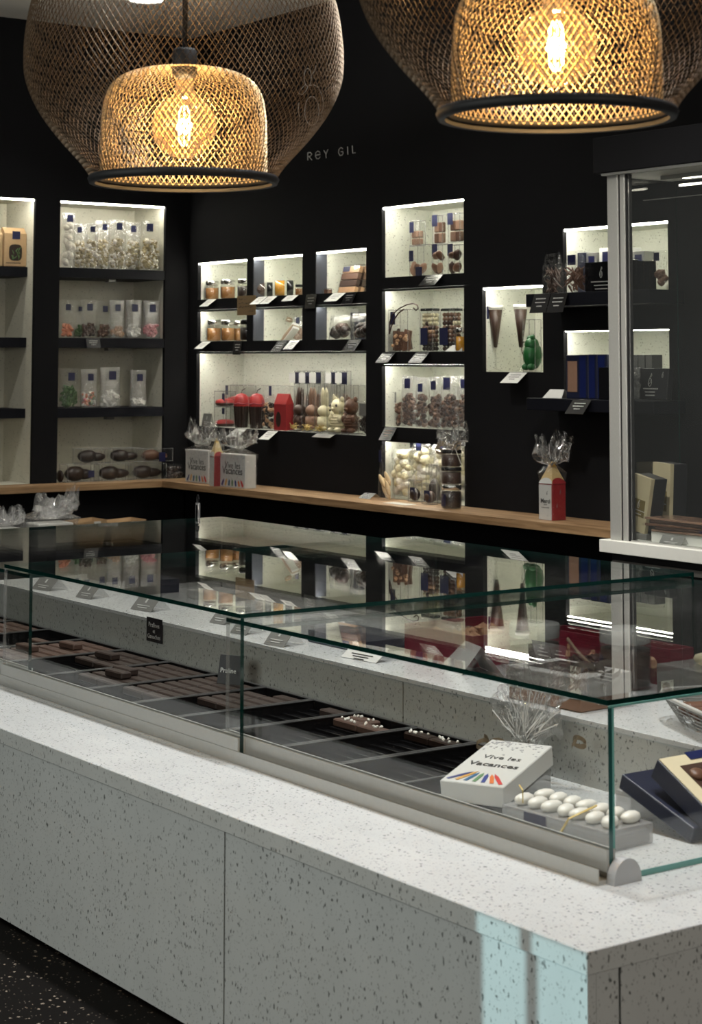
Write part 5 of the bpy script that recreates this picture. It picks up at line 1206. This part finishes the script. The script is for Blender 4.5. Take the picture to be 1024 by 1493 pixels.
a = onplane(950, zc2, 0, XC+.06)[1]; b = onplane(1075, zc2, 0, XC+.06)[1]; wt = a-b; t.location = (XC+.16, (a+b)/2, zc2); MB().rbox(-wt/2, wt/2, -.10, .08, 0, .052, .002, 1).build('block', WHITEP, t)
zz = zc2+.054; rn = random.Random(12)
for i in range(5):
    off = [-.02, -.05, .02, .0, .04][i]
    q = thing('flat_chocolate_pack', ['lowest', 'second', 'third', 'fourth', 'topmost'][i]+' flat brown film wrapped pack in the cabinet stack, counted from the tray', 'chocolate pack', (XC+.15, (a+b)/2+off+.01, zz), RB+rn.uniform(-.08, .08), 'flat packs stacked on the white tray')
    MB().rbox(-wt*.5, wt*.45, -.10, .09, 0, .011, .002, 1).build('chocolate_slab', [CHP, CHB, CHM, CHB, CHP][i], q)
    MB().box(-wt*.52, wt*.47, -.105, .095, -.0004, .0122).build('film', FILM, q); zz += .0135
    if i == 1: MB().box(.02, .09, -.107, -.1055, .001, .010).build('label', NAVY, q)
P = onplane(983, zc2, 0, XC+.035); tent('grey price stand in front of the white tray in the cabinet', P, RB, .15, .06, .045, GREYTIN, SILV)
P = onplane(975, zc2, 0, XC+.02)

# ------------------------------------------------------------------ chocolate trays on the island
rn = random.Random(20)
YB = [3.445, 3.70, 3.945, 4.20, 4.43, 4.68, 4.955, 5.24, 5.54, 5.83, 6.11, 6.39, 6.655]; X0T, X1T = 2.555, 3.015
ORD = ['first', 'second', 'third', 'fourth', 'fifth', 'sixth', 'seventh', 'eighth', 'ninth', 'tenth', 'eleventh', 'twelfth']
BAR = {}
TRB = pbr('tray_brown_chocolate', (0.034, 0.021, 0.017), .5, noise_amt=.2); TRM = pbr('tray_milk_chocolate', (0.085, 0.048, 0.036), .5, noise_amt=.2)
def bar(label, x, y, z, lx, ly, lz, mat, dec=False, group=None, rz=0):
    k = (round(lx, 3), round(ly, 3), round(lz, 3), mat.name)
    if k not in BAR:
        o = MB().rbox(-lx/2, lx/2, -ly/2, ly/2, 0, lz, .0035, 1).build('chocolate_bar', mat); BAR[k] = o
    else: o = BAR[k].copy(); COL.objects.link(o)
    o.location = (x, y, z+.0006); o.rotation_euler = (0, 0, rz); tag(o, label, 'chocolate', group)
    if dec:
        m = MB(); rr = random.Random(int(x*1000)+int(y*999))
        for i in range(7): m.blob((rr.uniform(-.3, .3)*lx, rr.uniform(-.42, .42)*ly, lz+.003), .0042, 0, .3, None, rr)
        m.build('white_crumbs', WHITEC, o)
    return o
for i in range(len(YB)-1):
    y0, y1 = YB[i]+.003, YB[i+1]-.003; t = thing('chocolate_tray', '%s black plastic chocolate tray from the near end of the showcase' % ORD[i], 'tray', ((X0T+X1T)/2, (y0+y1)/2, ZS+.0005), 0, 'black trays in the showcase')
    lx, ly = (X1T-X0T)/2, (y1-y0)/2
    m = MB().box(-lx, lx, -ly, ly, 0, .006)
    hr = .036
    for s in (-1, 1):
        m.box(-lx, lx, s*ly-s*.006, s*ly, .006, hr); m.box(s*lx-s*.006, s*lx, -ly, ly, .006, hr)
    m.build('tray_shell', BLKPL, t)
    m = MB()
    for s in (-1, 1): m.box(-lx-.002, lx+.002, s*ly-s*.009, s*ly+s*.001, hr, hr+.002); m.box(s*lx-s*.009, s*lx+s*.002, -ly, ly, hr, hr+.0021)
    m.build('rim', pbr('tray_rim', (.05, .05, .052), .3) if 'tray_rim' not in MATS else MATS['tray_rim'], t)
    nr = 9
    for k in range(nr):
        xx = -lx+.02+(2*lx-.04)*(k+.5)/nr; MB().box(xx-.0035+.022, xx+.0035+.022, -ly+.012, ly-.012, .006, .014).build('slot_rib', BLKPL, t)
    # bars
    cx_, cy_ = (X0T+X1T)/2, (y0+y1)/2; zb2 = ZS+.0150
    g = 'chocolate bars in the %s tray' % ORD[i]
    if i == 0: continue
    if i == 1: lay = [(8, 0), (8, 1)]; mt = CHD
    elif i == 2: lay = [(7, 0), (7, 1), (8, 1)]; mt = TRM
    elif i == 3: lay = [(8, 0)]; mt = TRB
    elif i == 4: lay = [(c, s) for c in (4, 5, 6, 7, 8) for s in (0, 1)][:9]; mt = TRB
    elif i in (9,): lay = [(6, 0)]; mt = TRM
    elif i == 7: lay = [(c, s) for c in range(5, 9) for s in (0, 1)]; mt = TRB
    elif i == 8: lay = [(c, s) for c in range(1, 9) for s in (0, 1)]; mt = TRM
    elif i >= 10: lay = [(c, s) for c in range(2, 9) for s in (0, 1)]; mt = TRM if i == 10 else TRB
    else: lay = [(c, s) for c in range(2, 9) for s in (0, 1)]; mt = TRB
    bl = ly*.86; bw = (2*lx-.04)/nr*.80
    for n_, (c, s) in enumerate(lay):
        xx = -lx+.02+(2*lx-.04)*(c+.5)/nr; yy = (-.48 if s == 0 else .48)*(2*ly-.02)/2*1.0
        bar('%s chocolate bar of the %s tray, %s row from the glass, %s side' % ('milk' if mt is TRM else 'dark' if mt is CHD else 'brown', ORD[i], ORD[c], 'near' if s == 0 else 'far'), cx_+xx, cy_+yy, zb2, bw, bl, .020, mt, i in (1, 2), g)
    if i in (6, 7, 8):   # one or two bars lie on top of the rows
        for q, (c, yy) in enumerate({6: [(4, .05), (3, -.03)], 7: [(6, .05)], 8: [(3, .06), (6, -.02)]}[i]):
            xx = -lx+.02+(2*lx-.04)*(c+.5)/nr
            bar('loose bar lying %s on top of the rows in the %s tray' % (['across the back', 'nearer the glass'][q], ORD[i]), cx_+xx, cy_+yy*.5, zb2+.0212, bw, bl*.8, .020, TRB if i != 8 else TRM, False, None, .06)
# name plates
P = onplane(333, ZS+.02, 0, 2.90); P = pl(333, 1018, 0, 2.93)
t = thing('name_plate', 'black tilted name plate standing in the trays beside the glass joint', 'sign', (2.93, P.y, ZS+.042), -PI/2+.5); T = Matrix.Rotation(-.25, 4, 'X')
MB().T(T).rbox(-.040, .040, 0, .003, 0, .085, .0008, 1).build('plate', DARKCARD, t); o = text('Praline', .020, t, SILV, (0, -.003, .034), (PI/2-.25, 0, 0), name='lettering')
P = pl(216, 903, 0, XL-.001); q = pl(238, 939, 0, XL-.001); t = thing('riser_plate', 'small black plate with silver words fixed to the speckled riser', 'sign', (XL-.0065, (P.y+q.y)/2, q.z), -PI/2); w_ = P.y-q.y; h_ = pl(227, 903, 0, XL)[2]-pl(227, 938, 0, XL)[2]
MB().box(-w_/2, w_/2, 0, .002, 0, h_).build('plate', DARKCARD, t); text('Pralines', .021, t, SILV, (0, -.001, h_*.62), xs=1.1); text('et', .018, t, SILV, (0, -.001, h_*.38)); text('Ganaches', .020, t, SILV, (0, -.001, h_*.14), xs=1.1)

# ------------------------------------------------------------------ things on the raised middle
def atL(px, py, z=ZL): p = pl(px, py, 2, z); return Vector((p.x, p.y, z+.0006))
STN = [((62, 860), 'first grey price stand on the raised middle, at the far left', .15), ((124, 872), 'second grey price stand from the left on the raised middle', .12), ((208, 890), 'third grey price stand from the left on the raised middle', .15), ((319, 909), 'fourth grey price stand, just left of the glass joint', .10), ((350, 924), 'fifth grey price stand, just behind the glass joint', .10), ((402, 941), 'sixth grey price stand, right of the glass joint', .12)]
for (p, lab, s_) in STN: tent(lab, atL(*p)+Vector((.03, 0, 0)), -PI/2+.15, s_*.75, .085, .045, GREYTIN, SILV, lines=2)
t = tent('white price stand with dark print in the middle of the raised part', atL(525, 962)+Vector((.04, 0, 0)), -PI/2+.1, .15, .10, .036, WHITE, INK, lines=3)
P = atL(478, 946); t = thing('navy_tray', 'flat navy carton behind the white price stand', 'box', P+Vector((.10, 0, 0)), -PI/2); MB().rbox(-.15, .15, -.07, .12, 0, .035, .003).build('carton', NAVYBOX, t)
for i, (px, py, w_) in enumerate([(150, 868, .16), (95, 850, .15), (245, 880, .18), (290, 893, .14)]):
    P = atL(px, py); t = thing('low_box', ['navy low carton between the second and third price stands', 'navy low carton behind the first price stand', 'white low carton behind the third price stand', 'pale flat carton left of the fourth price stand'][i], 'box', P+Vector((.20, .0, 0)), -PI/2); MB().rbox(-w_/2, w_/2, -.07, .07, 0, [.05, .05, .03, .015][i], .003).build('carton', [NAVYBOX, NAVYBOX, WHITE, WHITEP][i], t)
# wrapped sweets and beige card
P = atL(618, 950); t = bag('foil wrapped brown sweets in a loose clear bag before the crimson box', P+Vector((.09, .02, 0)), -PI/2, .24, .075, .13, CHM, fillf=.85, bs=.020, mats=[CHM, WHITEC, DKRED], lblsize=0, seed=50, fm=FILMC)
P = atL(688, 986); t = thing('folded_menu', 'white folded card leaning against the crimson box', 'price tag', P+Vector((.05, .06, 0)), -PI/2-.3); MB().add([(-.11, -.05, .0), (.05, -.05, 0), (.07, .0, .075), (-.05, .0, .075), (-.05, .045, 0), (.12, .045, 0)], [(0, 1, 2, 3), (3, 2, 5, 4)]).build('paper', WHITE, t); MB().tube([(-.06, 0, .075), (-.075, 0, .12)], .0015, 4).build('pin', STRAW, t)
def openbox(label, x0, x1, y0, y1, z, h, mat, name='open_box', fillm=None, cat='box'):
    t = thing(name, label, cat, ((x0+x1)/2, (y0+y1)/2, z), 0); a, b = (x1-x0)/2, (y1-y0)/2; e = .008
    MB().box(-a, a, -b, b, 0, .004).box(-a, -a+e, -b, b, .004, h).box(a-e, a, -b, b, .004, h).box(-a+e, a-e, -b, -b+e, .004, h).box(-a+e, a-e, b-e, b, .004, h).build('carton', mat, t)
    if fillm:
        m = MB(); r_ = random.Random(5)
        for i in range(50): m.blob((r_.uniform(-a*.85, a*.85), r_.uniform(-b*.85, b*.85), h*.45+r_.uniform(-.01, .02)), .022, 0, .3, None, r_)
        m.build('contents', fillm, t, kind='stuff')
    return t
openbox('crimson open carton at the left behind the folded white card', 3.27, 3.56, 4.03, 4.34, ZL+.0006, .085, DKRED, 'crimson_box', CHBL)
openbox('crimson open carton of nuts behind the two big jars', 3.50, 3.585, 3.50, 4.00, ZL+.0006, .095, DKRED, 'crimson_box', CHBL)
def bigjar(px0, px1, py, x, label):
    c = onplane((px0+px1)/2, ZL+.03, 0, x); c.z = ZL+.0006; r = (px1-px0)/2*mpp(c); zt = .905
    t = thing('storage_jar', label, 'jar', c, -PI/2); h_ = zt-c.z
    MB().lathe([(1e-4, .001), (r*.90, .001), (r, .012), (r, h_*.72), (r*.92, h_*.78)], 32).build('glass_body', JARG, t, True)
    MB().lathe([(1e-4, .005), (r*.9, .005), (r*.95, .014), (r*.95, h_*.66), (1e-4, h_*.67)], 28).build('filling', CHB, t, True)
    MB().lathe([(r*.94, h_*.76), (r*1.0, h_*.78), (r*1.0, h_*.985), (r*.96, h_), (1e-4, h_)], 32).build('lid', pbr('frosted_lid', (.48, .50, .49), .22, .3) if 'frosted_lid' not in MATS else MATS['frosted_lid'], t, True)
    MB().surf(lambda u_, v_: (r*1.004*math.sin(-1.1+.9*u_), -r*1.004*math.cos(-1.1+.9*u_), h_*(.12+.45*v_)), 8, 1).build('label', NAVY, t, True); return t
bigjar(743, 817, 985, 3.28, 'large dark jar with a clear round lid, left one under the glass'); bigjar(875, 950, 975, 3.41, 'large dark jar with a clear round lid, right one under the glass')
P = atL(855, 985); t = openbox('black open tray of dark pieces between the big jars', 3.375, 3.485, 3.655, 3.785, ZL+.0006, .045, BLKPL, 'black_tray', CHD, 'tray')
# white window box
a = pl(747, 1029, 2, ZL); b = pl(900, 1040, 2, ZL)
t = thing('window_cake_box', 'white carton on a brown sleeve with a dark window and twisted bow', 'gift box', (3.15, 3.505, ZL+.0006), -PI/2+.06)
MB().rbox(-.125, .125, -.085, .085, 0, .030, .002, 1).build('brown_base', CHP, t); MB().rbox(-.13, .13, -.09, .09, .0305, .082, .003).build('white_lid', WHITE, t)
MB().rbox(-.085, .075, -.055, .060, .0825, .0840, .0005, 1).build('window', CHD, t); bow(t, .088, .06, RIBB, 14, 5, 0, .09); MB().tube([(.09, 0, .09), (.0, .03, .12), (-.06, .06, .14)], .005, 5).build('twisted_tail', TAUPE, t)
# wire basket of chocolate sticks
t = thing('wire_basket', 'clear woven basket of chocolate rolls at the right of the raised middle', 'basket', (3.215, 3.00, ZL+.0006), -PI/2-.40)
def fbk(u_, v_):
    a = 2*PI*u_; ca, sa = math.cos(a), math.sin(a); k = .74+.26*v_; return (.205*k*math.copysign(abs(ca)**.45, ca), .135*k*math.copysign(abs(sa)**.45, sa), .003+.062*v_)
m = MB()
for j in range(7): m.tube([fbk(i/40, j/6) for i in range(40)], .0016, 4, True)
for i in range(60): m.tube([fbk(i/60, v/3) for v in range(4)], .0013, 3)
m.build('woven_wire', GREYTIN, t, kind='stuff'); MB().tube([fbk(i/40, 1.0) for i in range(40)], .005, 6, True).build('rim', SILV, t, True); MB().box(-.11, .11, -.07, .07, .0, .004).build('base', GREYTIN, t)
for i in range(7):
    q = thing('chocolate_roll', 'chocolate roll number %s from the left in the woven basket' % ['one', 'two', 'three', 'four', 'five', 'six', 'seven'][i], 'chocolate', (3.235-.012*i, 3.105-.034*i, ZL+.036+(.004 if i % 2 else 0)), -PI/2-.40, 'chocolate rolls in the basket')
    MB().tube([(0, -.075, 0), (0, -.07, 0), (0, .07, 0), (0, .075, 0)], .0165, 12).build('roll', CHM, q, True)
    MB().box(-.012, .012, -.02, .01, .0160, .0175).build('label', NAVY if i == 2 else CHP, q)
t = thing('ribbon_ball', 'navy ribbon ball lying on the chocolate rolls', 'ribbon', (3.24, 3.02, ZL+.056), 0); MB().blob((0, 0, .018), (.03, .03, .02), 1, .1).build('ribbon', NAVY, t, True)
q = pl(1003, 962, 0, 3.40); t = thing('pale_almond_cake', 'pale oval cake on a dark box at the right picture edge', 'cake', (3.46, q.y, ZL+.0806)); MB().blob((0, 0, .016), (.02, .034, .016), 1).build('cake', CHW, t, True)
t = thing('dark_box', 'dark flat box behind the woven basket at the right picture edge', 'box', (3.46, q.y-.03, ZL+.0006)); MB().rbox(-.07, .07, -.14, .13, 0, .079, .003).build('carton', GREYTIN, t)

# ------------------------------------------------------------------ front row at the near corner of the showcase
t = vacbox('white Vive les Vacances carton in cellophane lying on the island inside the showcase', (2.648, 3.268, ZS+.040), math.radians(-64), .155, .285, .046, -1.43, 31, .085, .045, (.0, -.15), 6, False)
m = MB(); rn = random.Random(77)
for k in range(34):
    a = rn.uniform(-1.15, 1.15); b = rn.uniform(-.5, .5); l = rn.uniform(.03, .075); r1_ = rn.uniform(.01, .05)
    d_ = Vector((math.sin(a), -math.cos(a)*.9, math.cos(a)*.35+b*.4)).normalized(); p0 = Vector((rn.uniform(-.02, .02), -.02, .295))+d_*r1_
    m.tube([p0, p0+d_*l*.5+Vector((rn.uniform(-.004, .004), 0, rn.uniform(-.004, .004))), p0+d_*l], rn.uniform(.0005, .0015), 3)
m.build('film_glint', WHITE, t)  # white tubes painted as glint streaks on the burst of film
q = thing('clear_support', 'clear low stand under the lying white carton', 'stand', (2.80, 3.33, ZS+.0006), math.radians(-64)); MB().add([(-.06, -.10, 0), (.06, -.10, 0), (.06, .12, 0), (-.06, .12, 0), (-.06, -.10, .018), (.06, -.10, .018), (.06, .12, .046), (-.06, .12, .046)], [(0, 3, 2, 1), (4, 5, 6, 7), (0, 1, 5, 4), (1, 2, 6, 5), (2, 3, 7, 6), (3, 0, 4, 7)]).build('support', ACRE, q)
for i in range(2):
    q = thing('ribbon_curl', ['brown ribbon curl behind the lying carton, left one', 'brown ribbon curl behind the lying carton, right one'][i], 'ribbon', [(2.87, 3.475, ZS+.088), (2.965, 3.285, ZS+.115)][i]); bow(q, 0, .045, TAUPE, 21+i, 3)
P = (2.715, 3.00, ZS+.0006); AZ = -PI/2+.06
t = thing('dragee_box', 'grey clear box of white dragee eggs with a gold ribbon in the near corner', 'box', P, AZ)
MB().rbox(-.155, .155, -.07, .07, 0, .042, .003).build('box_body', ACRE, t); MB().rbox(-.15, .15, -.065, .065, .003, .030, .002, 1).build('grey_insert', GREYTIN, t)
rn = random.Random(9)
NTH = ['first', 'second', 'third', 'fourth', 'fifth', 'sixth', 'seventh']
for i in range(14):
    q = thing('white_egg', 'white sugared egg in the dragee box, %s row, %s from the far end' % (['glass side', 'inner'][i // 7], NTH[i % 7]), 'sweet', (0, 0, 0), 0, 'white sugared eggs in the near corner')
    lx_, ly_ = -.126+.042*(i % 7), -.030 if i < 7 else .032; wv = Matrix.Rotation(AZ, 4, 'Z') @ Vector((lx_, ly_, 0)); q.location = (P[0]+wv.x, P[1]+wv.y, ZS+.043)
    MB().blob((0, 0, .010), (.030, .017, .013), 1, 0, (0, 0, rn.uniform(-.3, .3)+.25)).build('egg', WHITEC, q, True)
MB().box(-.085, -.02, -.072, -.0705, .012, .040).build('label', NAVY, t); MB().tube([(.02, -.073, .010), (.05, -.073, .05), (.06, .0, .068)], .0025, 4).build('gold_tie', STRAW, t); MB().tube([(-.11, -.05, .05), (-.10, -.06, .08), (-.12, -.05, .085)], .002, 4).build('gold_tie', STRAW, t)
def tiltbox(label, loc, w_, l_, h_, lean, top=None, win=False):
    t = thing('navy_gift_box', label, 'gift box', loc, 0); T = Matrix.Rotation(lean, 4, 'X')
    MB().T(T).rbox(-w_/2, w_/2, 0, l_, 0, h_, .003).build('carton', NAVYBOX, t)
    if top:
        MB().T(T).rbox(-w_/2+.002, w_/2-.002, .002, l_-.002, h_+.0003, h_+.003, .001, 1).build('printed_top', top, t)
    if win:
        MB().T(T).box(-w_*.32, w_*.40, l_*.10, l_*.84, h_+.0033, h_+.0045).build('window', CHB, t)
        for i in range(3):
            for j in range(3): MB().T(T).blob((-w_*.22+w_*.22*i, l_*.2+l_*.24*j, h_+.008), (.020, .018, .008), 1).build('bonbon', [WHITEC, CHBL, CHM][(i+j) % 3], t, True)
        MB().T(T).box(-w_*.1, w_/2, l_*.90, l_+.001, h_+.0034, h_+.005).build('navy_band', BLUE, t)
    return t
tiltbox('lower navy gift box leaning back in the near right corner of the showcase', (2.95, 2.800, ZS+.001), .20, .225, .034, .33)
tiltbox('navy gift box with a cream top and round window leaning on the lower one', (2.965, 2.742, ZS+.008), .20, .215, .046, .50, CREAM, True)
q = thing('clear_support', 'clear block propping up the two tilted navy gift boxes', 'stand', (2.96, 3.035, ZS+.0006), 0); MB().rbox(-.08, .08, -.028, .02, 0, .060, .003).build('support', ACRE, q)

# ------------------------------------------------------------------ low bench beyond the island with film wrapped goods
bn = thing('low_back_bench', 'low black bench in the shadow beyond the island', 'bench', (3.9, 11.45, 0)); MB().rbox(-.9, 1.9, -.25, .25, .30, .345, .004).build('bench_top', BLACK, bn)
for sx in (-.85, 1.85):
    for sy in (-.2, .2): MB().box(sx-.02, sx+.02, sy-.02, sy+.02, FZ, .2995).build('leg', BLACK, bn)
def onb(px, z=.346): return onplane(px, z, 1, 11.45)
P = onb(72); P.z = .346; t = thing('film_bundle', 'big crumpled cellophane bundle on the low bench behind the glass', 'bag', P); MB().rbox(-.13, .13, -.10, .10, .0005, .16, .01).build('white_content', WHITEP, t)
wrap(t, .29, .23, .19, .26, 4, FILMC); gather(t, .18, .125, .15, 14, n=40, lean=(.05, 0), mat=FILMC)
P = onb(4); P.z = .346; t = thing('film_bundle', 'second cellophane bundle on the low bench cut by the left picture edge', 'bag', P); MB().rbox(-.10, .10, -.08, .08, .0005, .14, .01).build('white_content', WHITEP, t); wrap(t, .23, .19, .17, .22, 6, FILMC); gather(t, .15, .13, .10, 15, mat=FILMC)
for i, (px, wk) in enumerate(((122, .24), (176, .28))):
    P = onb(px); P.z = .346; t = thing('kraft_tray', ['kraft paper basket with a white sticker on the low bench', 'kraft paper basket right of the first one on the low bench'][i], 'basket', P)
    ztop = pl(px, 757, 1, 11.45)[2]-.346
    MB().add([(-wk*.42, -.09, .0006), (wk*.42, -.09, .0006), (wk*.42, .09, .0006), (-wk*.42, .09, .0006), (-wk*.5, -.11, ztop*.92), (wk*.5, -.11, ztop), (wk*.5, .11, ztop), (-wk*.5, .11, ztop*.92)], [(0, 3, 2, 1), (0, 1, 5, 4), (1, 2, 6, 5), (2, 3, 7, 6), (3, 0, 4, 7)]).build('paper_body', KRAFT, t)
    if i == 0: MB().rbox(.02, .07, -.1125, -.108, ztop*.82, ztop*.94, .001, 1).build('sticker', WHITE, t)
